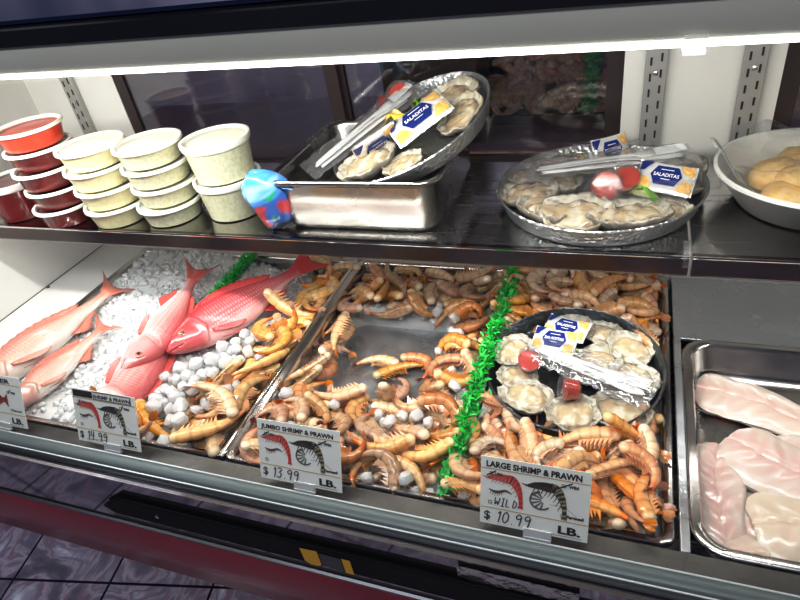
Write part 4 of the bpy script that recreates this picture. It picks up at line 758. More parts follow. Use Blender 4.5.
# ------------------------------------------------------------------ fillets
def fillet(path, w, z, label, seed, spot=False, tint=0, thick=.013, zend=None, group=None):
    rnd = random.Random(seed); mb = MB(); nu, nv = 60, 22; P = [Vector((p[0], p[1], 0)) for p in path]; n = len(P)
    xs = list(range(n)); rows = []; cols = []
    for i in range(nu+1):
        t = i/nu; f = t*(n-1); c = Vector((sm_interp(xs, [p.x for p in P], f), sm_interp(xs, [p.y for p in P], f), 0))
        f2 = min(n-1, f+.02); f1 = max(0, f-.02)
        d = Vector((sm_interp(xs, [p.x for p in P], f2)-sm_interp(xs, [p.x for p in P], f1), sm_interp(xs, [p.y for p in P], f2)-sm_interp(xs, [p.y for p in P], f1), 0)).normalized(); s = Vector((-d.y, d.x, 0))
        ww = 1.18*w*(sm_interp([0, .06, .2, .45, .75, .93, 1], [.55, .88, 1, .98, .78, .5, .22], t))*(1+.05*nz(t*5, seed))
        zz = lerp(z, zend if zend is not None else z, t)+.004*nz(t*3, seed*1.7)
        r = []; cc = []
        for j in range(nv+1):
            v = j/nv*2-1; h = thick*(max(0, 1-abs(v)**2.2))**.8*(sm_interp([0, .1, .5, 1], [.5, .9, 1, .5], t))
            h -= .0035*exp(-(v/.07)**2)*(1-t*.5); h += .0012*sin((t*38+abs(v)*7))*(1-abs(v))
            p = c+s*(ww*v*(1+.05*nz(t*8, v, seed))); r.append((p.x, p.y, zz+h+.003*nz(p.x*25, p.y*25, seed)))
            col = mix3((.68,.50,.45), (.71,.58,.51), sstep(.2, .9, abs(v)+.3*nz(t*6, v*3, seed)))
            col = mix3(col, (.66,.38,.34), .5*exp(-((abs(v)-.16)/.10)**2)*(.5+.5*nz(t*4, seed+3))*1.2)
            col = mix3(col, (.74,.67,.61), .55*sstep(.0, .5, sin(t*60+abs(v)*9))*(.3+.7*abs(v)))
            col = mix3(col, (.72,.61,.49), tint)
            if spot: col = mix3(col, (.72,.10,.09), sstep(.05, .02, hypot(t-.62, (v+.25)*.16)))
            cc.append(col)
        rows.append(r); cols.append(cc)
    mb.grid(rows, cols=cols); low = [[(p[0], p[1], lerp(z, zend if zend is not None else z, i/nu)-.004) for p in r] for i, r in enumerate(rows)]
    mb.grid(low, cols=cols)
    return tag(mb.build('fish_fillet', M['fillet'], None, True), label, 'fish fillet', group)
def fillets():
    z = -.046
    fillet([(.132,.345), (.19,.335), (.26,.305), (.35,.25)], .040, z, 'single greyish pink fillet lying apart on the bare pan bottom', 1, tint=.15, thick=0.0115)
    fillet([(.62,.31), (.52,.31), (.46,.29), (.40,.24)], .05, z, 'fillet out towards the far end of the pan', 2)
    fillet([(.68,.12), (.60,.13), (.52,.14), (.44,.15)], .06, z, 'fillet in the flat heap at the far end of the pan', 3)
    fillet([(.138,.030), (.2,.036), (.3,.034), (.46,.040)], .040, z, 'lowest fillet along the front wall of the pan', 4, tint=.6, thick=.02)
    fillet([(.45,.225), (.34,.220), (.23,.205), (.140,.17)], .050, z, 'fillet at the back of the heap with a faint groove', 5, thick=0.0158)
    fillet([(.235,.13), (.22,.10), (.20,.07), (.18,.03)], .055, z, 'short fillet tucked into the middle of the heap', 8, tint=.1, thick=0.0158)
    fillet([(.18,.12), (.26,.12), (.34,.12), (.44,.12)], .075, z-.002, 'broad fillet at the bottom of the middle of the heap', 11, tint=.3, thick=0.0115)
    fillet([(.155,.205), (.146,.15), (.148,.09), (.16,.028)], .034, z+.020, 'narrow whitish fillet hanging down along the side of the pan', 6, zend=z+.008, thick=0.0115)
    fillet([(.168,.225), (.22,.185), (.30,.160), (.46,.150)], .046, z+.020, 'pinkest fillet on top of the heap with a small red spot', 7, spot=True, zend=z+.02, thick=0.0130)
    fillet([(.185,.078), (.24,.088), (.33,.092), (.46,.09)], .044, z+.016, 'cream fillet on top near the front of the pan', 9, tint=.8, zend=z+.022, thick=0.0130)
# ------------------------------------------------------------------ oysters
def oyster_meshes():
    out = []
    for s in range(5):
        rnd = random.Random(s+7); mb = MB(); n = 80; prof = [(.0, -.006), (.35, -.0065), (.62, -.004), (.80, .000), (.88, .0030), (.94, .0032), (1, .0055), (1.05, .004), (.95, -.003), (.7, -.010), (.3, -.0125), (.0, -.013)]
        el = rnd.uniform(1.2, 1.5); ph = rnd.uniform(0, 9); rows = []; cols = []
        for i in range(n):
            a = 2*pi*i/n; rr = .030*(1+.10*nz(cos(a)*1.5+ph, sin(a)*1.5)+.05*nz(a*3.0, ph)+.03*nz(cos(a)*8, sin(a)*8, ph)); rr *= 1-.16*max(0, cos(a))**3+.045*nz(cos(a)*5, sin(a)*5, ph+8)
            r = []; c = []
            for q, (k, z) in enumerate(prof):
                fr = (.0030*nz(cos(a)*4+ph, sin(a)*4, k*6)+.0018*nz(cos(a)*11, sin(a)*11, ph+k*9))*(k > .75)
                r.append((rr*k*cos(a)*el, rr*k*sin(a), z+fr))
                if q <= 6: cc = mix3((.66,.63,.55), (.40,.38,.32), .5+.8*nz(a*2, k*4, ph)); cc = mix3(cc, (.24,.21,.17), .85*sstep(-.05, .3, nz(cos(a)*6+2, sin(a)*6, ph+k*12))*sstep(.7, .95, k)); cc = mix3(cc, (.42,.34,.20), .5*sstep(.1, .4, nz(cos(a)*3, sin(a)*3, ph+7)))
                else: cc = mix3((.10,.09,.08), (.34,.30,.25), .5+.5*nz(a*6, k*9, ph))
                c.append(cc)
            rows.append(r); cols.append(c)
        mb.grid(rows, closed_u=True, cols=cols); sh = mb.mesh('oyster', M['shell'], True)
        m2 = MB(); rows = []; cols = []; prof2 = [(.02, .0045), (.16, .005), (.3, .005), (.43, .0045), (.55, .0038), (.66, .003), (.78, .001), (.90, -.004)]
        for i in range(n):
            a = 2*pi*i/n; rr = .0280*(1+.16*nz(cos(a)*1.4+ph+3, sin(a)*1.4)); r = []; c = []
            for k, z in prof2:
                x, y = rr*k*cos(a)*el*.95-.002, rr*k*sin(a); r.append((x, y, z+.0035*nz(x*95, y*95, ph)+.0020*sin(22*k+a*2+3*nz(x*60, y*60, ph))*k))
                cc = mix3((.54,.43,.29), (.28,.23,.17), sstep(.55, .9, k)); cc = mix3(cc, (.68,.61,.49), .9*sstep(-.05, .35, nz(x*95, y*95, ph+5))); cc = mix3(cc, (.24,.20,.15), .6*sstep(.2, .9, sin(22*k+a*2+3*nz(x*60, y*60, ph)))*sstep(.4, .8, k)); c.append(cc)
            rows.append(r); cols.append(c)
        b = m2.grid(rows, closed_u=True, cols=cols); m2.face(*[b+i*8 for i in range(n)][::-1])
        out.append((sh, m2.mesh('oyster_meat', M['meat'], True)))
    return out
def oyster(Mx, v, label, meat=True, group=None):
    o = inst('oyster', OY[v][0], None, Mx)
    if meat: inst('oyster_meat', OY[v][1], o)
    return tag(o, label, 'oyster', group)
# ------------------------------------------------------------------ round trays
def tray(name, r, h, Mx, m, label, bead=.003):
    b = MB(); rb = r*.93
    b.lathe([(0.0005, 0), (rb*.5, 0), (rb-.006, 0), (rb-.001, .002), (rb+.002, .005), (r, h), (r+.002, h+.0018), (r+.004, h), (r+.0032, h-.003), (r+.001, h-.003), (rb+.0034, .003), (rb, -.0012), (0.0005, -.0015)], 72, None, caps=(False, False))
    return tag(b.build(name, m, None, True, sharp=60), label, 'tray') if Mx is None else _setm(tag(b.build(name, m, None, True, sharp=60), label, 'tray'), Mx)
def _setm(o, Mx): o.matrix_basis = Mx; return o
def sauce_cup(Mx, label, film=False):
    root = empty('sauce_cup', Mx); tag(root, label, 'sauce cup')
    b = MB(); b.lathe([(.0145, 0), (.0150, .001), (.0195, .024), (.021, .025), (.0212, .027), (.0192, .0265), (.0188, .024), (.0140, .0015)], 32, caps=(True, True)); b.build('cup', M['cup'], root)
    b = MB(); b.lathe([(.0001, .0018), (.0143, .0018), (.0184, .0215), (.0120, .0222), (.0001, .0225)], 28, caps=(False, False)); b.build('sauce', M['redsauce'], root)
    b = MB(); b.lathe([(.0218, .0245), (.0222, .0285), (.0205, .0292), (.0185, .0275), (.0001, .0275)], 32, caps=(False, False)); b.build('lid', M['clearlid'], root)
    return root
def text_mesh(body, size, bold=0, sx=1, shear=0, align='LEFT'):
    cu = bpy.data.curves.new('t', 'FONT'); cu.body = body; cu.size = size; cu.offset = bold; cu.align_x = align; cu.shear = shear; cu.resolution_u = 2; cu.fill_mode = 'FRONT'
    o = bpy.data.objects.new('t', cu); COL.objects.link(o); bpy.context.view_layer.update()
    me = bpy.data.meshes.new_from_object(o.evaluated_get(bpy.context.evaluated_depsgraph_get())); bpy.data.objects.remove(o)
    V = [(v.co.x*sx, v.co.y) for v in me.vertices]; F = [tuple(p.vertices) for p in me.polygons]; return V, F
def packet(Mx, label, w=.062, h=.044, th=.009):
    """flat pillow cracker packet, navy hexagon with white lettering and cracker pictures"""
    root = empty('cracker_packet', Mx); tag(root, label, 'cracker packet')
    def hh(u, v): return th*max(0, (1-(u/(w/2))**4))**.6*max(0, (1-abs(v/(h/2))**3))**.6*.5
    def crimp(u): return .0012*sin(u*900)*0
    b = MB(); nu, nv = 30, 20
    for sg in (1, -1):
        b.grid([[(lerp(-w/2, w/2, i/nu), lerp(-h/2, h/2, j/nv)*(1-.05*cos(pi*(i/nu-.5))), th*.5+sg*hh(lerp(-w/2, w/2, i/nu), lerp(-h/2, h/2, j/nv))+.0012*nz(i*.5, j*.5, sg)+(.0008*(-1)**j if i in (0, 1, nu-1, nu) else 0)) for j in range(nv+1)] for i in range(nu+1)])
    b.build('wrapper', M['foil'], root)
    def patch(fn, n, lift):
        q = MB()
        for poly in fn: q.poly([(p[0], p[1], 0) for p in poly])
        bm = bmesh.new(); me = q.mesh('p', M['navy'], False); bm.from_mesh(me)
        bmesh.ops.triangulate(bm, faces=bm.faces); bmesh.ops.subdivide_edges(bm, edges=bm.edges, cuts=n, use_grid_fill=True)
        for v in bm.verts: v.co.z = th*.5+hh(v.co.x, v.co.y)+lift
        bm.to_mesh(me); bm.free(); return me
    a, c = w*.27, h*.30
    hexp = [(-a, 0), (-a*.66, c), (a*.66, c), (a, 0), (a*.66, -c), (-a*.66, -c)]
    me = patch([hexp], 4, .0013); me.materials[0] = M['navy']; hx = inst('navy_hexagon', me, root)
    cr = []
    for sx, sy in ((-1, -1), (1, -1), (1, 1)): cr.append([(sx*w*.46, sy*h*.42), (sx*w*.20, sy*h*.42), (sx*w*.30, sy*h*.12), (sx*w*.46, sy*h*.08)])
    me = patch(cr, 3, .0011); me.materials[0] = M['cracker']; inst('cracker_picture', me, root)
    me = patch([[(-w*.48, h*.44), (-w*.25, h*.44), (-w*.40, h*.12), (-w*.48, h*.12)]], 3, .0011); me.materials[0] = M['navy']; inst('navy_corner', me, root)
    q = MB()
    V, F = text_mesh('SALADITAS', .0070, .00018, .78); x0 = (min(v[0] for v in V)+max(v[0] for v in V))/2
    for x, y in V: q.vert((x-x0, y-.0024, th*.5+hh(x-x0, y-.0024)+.0019))
    for f in F: q.face(*f)
    for yy, l in ((.0070, .007), (-.0066, .005)):          # small lines of print above and below, too fine to read
        q.poly([(-l, yy, th*.5+hh(0, yy)+.0018), (l, yy, th*.5+hh(0, yy)+.0018), (l, yy+.0011, th*.5+hh(0, yy)+.0018), (-l, yy+.0011, th*.5+hh(0, yy)+.0018)])
    q.build('lettering', M['whiteprint'], hx, False)
    return root
def wedge(Mx, label, r=.020, col=((.62,.72,.25), (.75,.80,.45)), peel='lime', name='lime_wedge'):
    root = empty(name, Mx); tag(root, label, name.split('_')[0]+(' wedge' if 'wedge' in name else ' slice'))
    b = MB(); b.grid([[(r*.98*cos(pi*i/16)*sin(R(35)*(j/4*2-1))*.9, -r*1.25*cos(pi*i/16) if 0 else r*1.3*(i/8-1), r*sin(pi*i/16)*cos(R(38)*(j/4*2-1))) for j in range(5)] for i in range(17)]); b.build('peel', M[peel], root)
    b = MB()
    for sg in (-1, 1):
        for i in range(16):
            a0, a1 = i/8-1, (i+1)/8-1; q0, q1 = sin(pi*i/16), sin(pi*(i+1)/16); c = mix3(*col, .5+.5*sin(i*2.2)); k = R(35)
            A = lambda t, q: (sg*r*.9*q*sin(k), r*1.3*t*.98, r*.93*q*cos(k))
            b.poly([(0, r*1.3*a0*.98, 0), (0, r*1.3*a1*.98, 0), A(a1, q1), A(a0, q0)], c)
    b.build('flesh', M['limein'], root, False)
    return root
def fork_shape(l):
    b = MB(); n = 24
    def w(t): return interp([0, .05, .55, .66, .74, 1], [.004, .0055, .0035, .005, .010, .010], t)
    rows = [[(lerp(-l/2, l/2, i/n), w(i/n)*s, .0015*(1-s*s)+.004*sin(pi*i/n)+.004*sstep(.7, 1, i/n)) for s in (-1, -.5, 0, .5, 1)] for i in range(int(n*.82)+1)]
    b.grid(rows)
    for k in range(4):
        y = -.0082+k*.00547; b.tube([(l*.30, y, .0055), (l*.42, y, .0065), (l*.5, y*.95, .0085)], [.0018, .0017, .0010], 6)
    return b
def cutlery(Mx, l, label, w=.019, fat=1.0):
    """clear bag holding a white fork, a spoon and a rolled napkin"""
    root = empty('wrapped_cutlery', Mx); tag(root, label, 'wrapped cutlery')
    f = fork_shape(l*.86).build('fork', M['plastic'], root, solid=.0014); f.matrix_basis = TR(.004, .004, .010, 6, 0, 2)
    b = MB(); n = 24
    b.grid([[(lerp(-l*.43, l*.43, i/n), interp([0, .2, .62, .74, .9, 1], [.0035, .005, .0035, .010, .0115, .004], i/n)*s-.006, .0105+.003*sin(pi*i/n)-.004*(1-s*s)*sstep(.65, .8, i/n)) for s in (-1, -.5, 0, .5, 1)] for i in range(n+1)])
    b.build('spoon', M['plastic'], root, solid=.0014)
    b = MB(); b.grid([[(lerp(-l*.40, l*.36, i/20), w*.36*s, .004+.003*(1-s*s)+.001*nz(i, s*2)) for s in (-1, -.6, -.2, .2, .6, 1)] for i in range(21)]); b.build('napkin', M['whiteprint'], root, solid=.001)
    b = MB(); nu, nv = 44, 12
    for sg in (1, -1):
        b.grid([[(lerp(-l/2, l/2, i/nu), w*fat*(j/nv*2-1)*(1+.22*nz(i*.4, 3)), .009+sg*(.0085*fat*max(0, 1-(j/nv*2-1)**2)**.6*min(1, min(i, nu-i)/5+.05)*(1 if sg > 0 else .8))+.0022*nz(i*.55, j*.7, sg)) for j in range(nv+1)] for i in range(nu+1)])
    b.build('plastic_bag', M['bag'], root)
    return root
def film_over(name, r, Mx, z0, amp, label, seed, fn=None):
    b = MB(); n, k = 60, 14; rows = []
    for i in range(n):
        a = 2*pi*i/n; rows.append([((r*q/k)*cos(a)*(1+.02*nz(a*4, q)*q/k), (r*q/k)*sin(a), z0+amp*nz(r*q/k*cos(a)*22, r*q/k*sin(a)*22, seed)-(.0 if q < k else .006)) for q in range(k+1)])
    b.grid(rows, closed_u=True); o = b.build(name, M['film'], None); o.matrix_basis = Mx; return tag(o, label, 'plastic wrap')
# ------------------------------------------------------------------ price cards
STROKES = {
 '1': [[(.15,.75),(.35,1),(.30,0)]], '3': [[(.05,.9),(.3,1),(.5,.82),(.25,.55),(.52,.35),(.35,.03),(.0,.1)]],
 '9': [[(.5,.8),(.3,1),(.05,.8),(.15,.55),(.45,.62),(.52,.85),(.42,0)]], '4': [[(.1,1),(.05,.5),(.5,.5)],[(.42,1),(.36,0)]],
 '0': [[(.3,1),(.08,.75),(.08,.25),(.3,0),(.52,.25),(.52,.75),(.3,1)]], '2': [[(.05,.8),(.25,1),(.48,.8),(.05,.02),(.52,.05)]],
 '7': [[(.05,.95),(.5,1),(.2,0)]], '.': [[(.14,.06),(.22,.02)]], 'W': [[(.0,1),(.12,.05),(.3,.6),(.48,.05),(.62,1)]], 'I': [[(.2,1),(.2,0)],[(.05,1),(.38,1)],[(.03,0),(.38,0)]],
 'L': [[(.1,1),(.08,0),(.5,.05)]], 'D': [[(.1,1),(.08,0),(.45,.15),(.5,.7),(.08,1)]]}
def handwrite(mb, txt, x, y, h, z, wd=.0017, slant=.18, adv=.66):
    for ch in txt:
        for st in STROKES[ch]:
            pts = [Vector((x+(p[0]+slant*p[1])*h*.9, y+p[1]*h, z)) for p in st]
            # rounded polyline
            q = []
            for i in range(len(pts)-1):
                for k in range(5): q.append(pts[i].lerp(pts[i+1], k/5))
            q.append(pts[-1]); q = [q[0]]+[(q[i-1]+q[i]*2+q[i+1])/4 for i in range(1, len(q)-1)]+[q[-1]]
            mb.tube(q, wd/2, 4, flat=.25)
        x += h*(adv if ch not in '.I1' else (.34 if ch == '.' else .48))
def ribbon(mb, pts, ws, z, cols, flatcap=True):
    n = len(pts); b = len(mb.v)
    for i, p in enumerate(pts):
        a = Vector(pts[min(i+1, n-1)])-Vector(pts[max(i-1, 0)]); a.normalize(); s = Vector((-a.y, a.x))*ws[i]
        mb.vert((p[0]+s.x, p[1]+s.y, z), cols[i]); mb.vert((p[0]-s.x, p[1]-s.y, z), cols[i])
    for i in range(n-1): mb.face(b+2*i, b+2*i+1, b+2*i+3, b+2*i+2)
def shrimp_print(par, kind, x, y, s, z=.0016):
    mb = MB(); n = 40; P = []
    for i in range(n+1):
        t = i/n
        if t < .45: P.append((x+s*(t/.45*.62), y+s*(.05*sin(t*6))))
        else:
            a = (t-.45)/.55; P.append((x+s*(.62+.30*sin(a*1.75)), y+s*(-.0-.78*a**1.55+.06*(1-a))))
    dark = kind == 'dark'; cols = []
    for i in range(n+1):
        t = i/n
        if dark: c = (.42,.36,.20) if (t*15) % 1 < .28 and t > .4 else (.035,.03,.025)
        else: c = mix3((.50,.10,.07), (.62,.06,.05), t) if (t*13) % 1 > .2 else (.42,.02,.02)
        cols.append(c)
    ws = [s*interp([0, .12, .35, .6, .85, .95, 1], [.03, .085, .125, .12, .06, .05, .075], i/n) for i in range(n+1)]
    ribbon(mb, P, ws, z, cols)
    lc = (.06,.05,.045) if dark else (.55,.22,.18)
    for k in range(9):                    # legs and swimmerets
        i = 6+k*3; p = P[i]; d = -.26 if dark else -.18
        ribbon(mb, [p, (p[0]-s*.05, p[1]+s*d*.6), (p[0]-s*.12, p[1]+s*d*1.1)], [s*.016, s*.012, s*.005], z+.00005, [lc]*3)
    ribbon(mb, [P[0], (P[0][0]-s*.15, P[0][1]+s*.04)], [s*.03, s*.004], z, [lc]*2)
    if dark:                              # raised claw legs and long feeler
        q = [(x+s*(.34+.26*cos(a)), y+s*(-.36+.24*sin(a))) for a in [R(k) for k in range(95, 330, 15)]]; ribbon(mb, q, [s*.022]*len(q), z, [(.10,.09,.08)]*len(q))
        for k in range(6): a = R(110+k*32); ribbon(mb, [(x+s*(.34+.26*cos(a)), y+s*(-.36+.24*sin(a))), (x+s*(.40+.05*cos(a)), y+s*(-.34+.06*sin(a)))], [s*.03, s*.012], z, [(.16,.15,.13)]*2)
        ribbon(mb, [(x+s*.55, y-s*.42), (x+s*.9, y-s*.40), (x+s*1.2, y-s*.62)], [s*.006]*3, z, [(.3,.3,.28)]*3)
    else:                                 # small dark shrimp drawn beneath
        q = [(x+s*(.05+.62*t/10), y-s*(.34+.06*sin(t*.5)+(.12*max(0, t/10-.7)*3))) for t in range(11)]; ribbon(mb, q, [s*interp([0, 3, 8, 10], [.012, .045, .03, .012], t) for t in range(11)], z, [(.12,.07,.06)]*11)
        for k in range(6): p = q[1+k]; ribbon(mb, [p, (p[0]-s*.03, p[1]-s*.13)], [s*.01, s*.004], z, [(.2,.15,.13)]*2)
    return mb.build('shrimp_picture', M['print'], par, False)
def fish_print(par, x, y, s, z=.0016):
    mb = MB(); n = 24; P = [(x+s*i/n, y) for i in range(n+1)]
    ws = [s*interp([0, .12, .35, .6, .8, .86, .93, 1], [.02, .15, .25, .2, .08, .06, .13, .22], i/n) for i in range(n+1)]
    ribbon(mb, P, ws, z, [mix3((.20,.03,.02), (.34,.07,.05), abs(sin(i*.9))) for i in range(n+1)])
    ribbon(mb, [(x+s*(.25+.5*t/8), y+s*interp([0, 2, 8], [.24, .27, .09], t)) for t in range(9)], [s*.05*sin(pi*(t+.5)/9) for t in range(9)], z+.00005, [(.16,.02,.02)]*9)
    ribbon(mb, [(x+s*.45, y-s*.18), (x+s*.52, y-s*.36)], [s*.07, s*.02], z, [(.22,.04,.03)]*2)
    mb.poly([(x+s*.1+s*.02*cos(a), y+s*.05+s*.02*sin(a), z+.0001) for a in [k*pi/5 for k in range(10)]], (.02,.02,.02))
    return mb.build('fish_picture', M['print'], par, False)
def card(Mx, title, price, label, mode, serif=False):
    W, H = .150, .107; root = empty('price_card', Mx); tag(root, label, 'price card')
    b = MB(); b.box(0, W, 0, H, 0, .0012); b.build('card', M['card'], root, False, bevel=.0004)
    def rule(y):
        q = MB(); q.box(.001, W-.001, y, y+.0011, .0012, .0015); q.build('gold_rule', M['gold'], root, False)
    rule(.0265); rule(H-.0185)
    q = MB()
    def put(t, x, y, size, bold, sx=1, fit=None):
        V, F = text_mesh(t, size, bold, sx); w0 = max(v[0] for v in V)-min(v[0] for v in V); k = (fit/w0) if fit else 1; b0 = len(q.v); m0 = min(v[0] for v in V)
        for vx, vy in V: q.vert((x+(vx-m0)*k, y+vy, .0016))
        for f in F: q.face(*[b0+i for i in f])
        return b0, len(q.v)
    def serifs(x, y, w, h, n):     # little slab feet so the heading reads as a roman face
        for i in range(n): q.box(x+w*i/n, x+w*i/n+.0028, y-.0003, y+.0006, .0013, .0016)
    if mode == 'snapper': put(title, .028, H-.0150, .0125, .0004, 1, .094)
    elif mode == 'struck': put(title, .052, H-.0140, .0098, .0003, 1, .086)
    else: put(title, .008, H-.0150, .0125 if serif else .0105, .0005 if serif else .00035, 1, .130)
    put('LB.', W-.040, .0075, .0165, .0006, 1, .030)
    put('$', .006, .0080, .0190, .0003)
    # small check boxes with their words
    def cbox(x, y):
        for a in ((x, x+.005, y, y+.0006), (x, x+.005, y+.0044, y+.005), (x, x+.0006, y, y+.005), (x+.0044, x+.005, y, y+.005)): q.box(*a, .0013, .0016)
    if mode == 'snapper':
        cbox(.110, .071); put('Wild', .119, .0715, .006, .0003); cbox(.112, .0335); put('Farmed', .119, .034, .006, .0002, 1, .022)
        q.tube([(.113, .072, .0018), (.120, .080, .0018)], .0008, 4, flat=.3)
    else:
        cbox(.013, .0795); put('USA', .021, .080, .0058, .0003); cbox(.112, .0785); put('Wild', .121, .079, .0064, .0003)
        cbox(.012, .0335); cbox(.113, .0325); put('Farmed', .120, .033, .006, .0004, 1, .023)
        if mode != 'struck':
            q.tube([(.009, .078, .0019), (.022, .0865, .0019)], .0010, 4, flat=.3); q.tube([(.107, .076, .0019), (.126, .087, .0019)], .0010, 4, flat=.3)
        else:
            q.tube([(.010, .079, .0019), (.014, .076, .0019), (.020, .086, .0019)], .0009, 4, flat=.3); q.tube([(.110, .079, .0019), (.114, .076, .0019), (.121, .087, .0019)], .0009, 4, flat=.3)
    q.box(W-.055, W-.008, .0035, .0039, .0013, .0015)
    q.build('printing', M['ink'], root, False)
    q = MB(); handwrite(q, price, .022, .0060, .0185, .0019)
    if mode == 'wild': handwrite(q, 'WILD', .020, .0325, .0125, .0019, .0014, adv=.78)
    if mode == 'struck':
        q.box(.004, .050, H-.0155, H-.0025, .0014, .0019)
        for a in ((.052, .140, H-.0165, H-.0155), (.052, .140, H-.0025, H-.0015), (.139, .140, H-.0165, H-.0015)): q.box(*a, .0014, .0019)
        q.tube([(.022, .006, .0019), (.070, .0105, .0019)], .0004, 4, flat=.3)
    q.build('handwriting', M['ink'], root, False)
    if mode == 'snapper': fish_print(root, .040, .056, .068)
    else: shrimp_print(root, 'red', .010, .0745, .052); shrimp_print(root, 'dark', .066, .0725, .056)
    b = MB(); b.box(W*.42, W*.68, -.0065, .006, -.0015, .0032); b.box(W*.42, W*.68, -.010, -.0065, -.004, .004); b.build('clear_clip', M['clip'], root, False, bevel=.0006)
    return root
def cards():
    def at(x, z0, rz=0): return Matrix.Translation((x, -.020, .009)) @ Matrix.Rotation(R(68), 4, 'X') @ Matrix.Scale(.93, 4)
    card(at(-.500, 0), 'JUMBO SHRIMP & PRAWN', '13.99', 'white jumbo shrimp and prawn price card reading 13.99', 'plain')
    card(at(-.155, 0), 'LARGE SHRIMP & PRAWN', '10.99', 'white large shrimp and prawn price card with WILD handwritten, reading 10.99', 'wild', True)
    card(at(-.874, 0), 'SHRIMP & PRAWN', '14.99', 'white shrimp price card with its first word blacked out', 'struck')
    card(at(-1.138, 0), 'SNAPPER', '7.99', 'white snapper price card with a dark red fish picture', 'snapper', True)
# ------------------------------------------------------------------ shelf goods
ZS = .2505
def deli(Mx, h, content, label, group, top=None, rt=.0635, rb=.053):
    lidm = M['clearlid'] if content in (M['cocktail'], M['cocktailtop']) else M['lid']
    root = empty('deli_cup', Mx); tag(root, label, 'deli cup', group)
    b = MB(); b.lathe([(.0001, .0), (rb-.003, 0), (rb, .002), (lerp(rb, rt, .8)-.001, h*.86), (lerp(rb, rt, .86), h*.90)], 48, caps=(False, False)); b.build('tub', content, root)
    b = MB(); b.lathe([(.0001, h-.009), (rt*.6, h-.0085+.001), (rt-.006, h-.009)], 40, caps=(False, False)); b.build('filling', top or content, root)
    b = MB(); b.lathe([(rt-.004, h*.80), (rt-.0005, h*.83), (rt+.0015, h-.006), (rt+.001, h-.001), (rt-.002, h), (rt-.005, h-.001), (rt-.007, h-.0045), (rt-.007, h-.0065)], 48, caps=(False, False)); l = b.build('lid_rim', M['lidrim'], root)
    b = MB(); b.lathe([(.0001, h-.0045), (rt-.0065, h-.0045)], 40, caps=(False, False)); b.build('lid_window', lidm, l)
    return root
def deli_cups():
    def stack(x, y, n, h, content, labels, group, top=None, jx=0):
        rnd = random.Random(int(x*1000))
        for i in range(n):
            deli(TR(x+rnd.uniform(-.003, .003)+jx*i, y+rnd.uniform(-.003, .003), ZS+i*h, rz=rnd.uniform(0, 360)), h, top if (top is M['cocktailtop'] and i == n-1) else content, labels[i], group, top if i == n-1 else None)
    o5 = ['bottom', 'second from the bottom', 'middle', 'second from the top', 'top']
    stack(-1.090, .340, 5, .0400, M['cocktail'], [f'low cup of red cocktail sauce, {k} of the stack of five' for k in o5[:4]]+['low cup of bright red cocktail sauce topping the stack of five'], 'stack of red sauce cups', M['cocktailtop'])
    o4 = ['bottom', 'second from the bottom', 'third from the bottom', 'top']
    stack(-.958, .345, 4, .0402, M['dip'], [f'low cup of cream dip, {k} of the stack by the red cups' for k in o4], 'stack of cream dip cups', M['creamtop'])
    stack(-.838, .362, 4, .0388, M['dip2'], [f'low cup of herbed dip, {k} of the stack by the tall cups' for k in o4], 'stack of herbed dip cups', M['creamtop'])
    stack(-.708, .388, 2, .0755, M['dip2'], ['tall cup of herbed dip on the shelf, under its twin', 'tall cup of herbed cream dip stacked on its twin'], 'pair of tall dip cups', M['creamtop'])
    deli(TR(-1.236, .355, ZS), .082, M['cocktail'], 'deep cup of dark red sauce at the far end of the shelf', None)
def blue_bag():
    mb = MB(); rnd = random.Random(4); nu, nv = 40, 36
    rows = []; cols = []
    for i in range(nu+1):
        t = i/nu; a = pi*t; r = []; c = []
        for j in range(nv):
            b = 2*pi*j/nv; w = .036*(sin(a)**.7)*(1+.18*nz(cos(b)*2, sin(b)*2, t*4))
            x = w*cos(b)*1.05; y = w*sin(b)*.75; z = .058*(-cos(a))+.006*nz(b, t*5, 2)
            x += .010*sin(t*3.0)-.012*max(0, .5-t)
            r.append((x, y, z)); q = nz(x*32+3, y*32, z*40)
            col = (.10,.32,.68) if t > .55 else (.05,.16,.50)
            if t > .6: col = mix3(col, (.34,.58,.86), sstep(-.1, .3, nz(x*20, y*30, z*60+4)))
            if .25 < t < .58 and q > .26: col = (.62,.08,.09)
            if .15 < t < .62 and q < -.22: col = (.03,.40,.16)
            if t < .22: col = mix3((.82,.78,.78), (.05,.16,.5), sstep(.12, .24, t+.1*q))
            c.append(col)
        rows.append(r); cols.append(c)
    mb.grid(rows, closed_v=True, cols=cols)
    o = mb.build('printed_plastic_bag', M['bluebag'], None, True); o.matrix_basis = TR(-.588, .318, .309, 8, -16, 25)
    tag(o, 'crumpled blue printed plastic bag wedged between the tall cups and the deep steel pan', 'plastic bag')
    b = MB(); b.grid([[(lerp(-.02, .045, i/12), lerp(-.012, .012, j/6), .004*nz(i*.5, j*.6)-.0014*abs(j-3)+.002) for j in range(7)] for i in range(13)]); b.c = [(.25,.50,.85)]*len(b.v)
    f = b.build('flap', M['bluebag'], o, True, solid=.0008); f.matrix_basis = o.matrix_basis.inverted() @ TR(-.568, .322, .345, 0, 12, 0)
def frame(o, n):
    n = Vector(n).normalized(); x = (Vector((1, 0, 0))-n*n.x).normalized(); y = n.cross(x)
    Q = Matrix((x, y, n)).transposed().to_4x4(); Q.translation = o; return Q
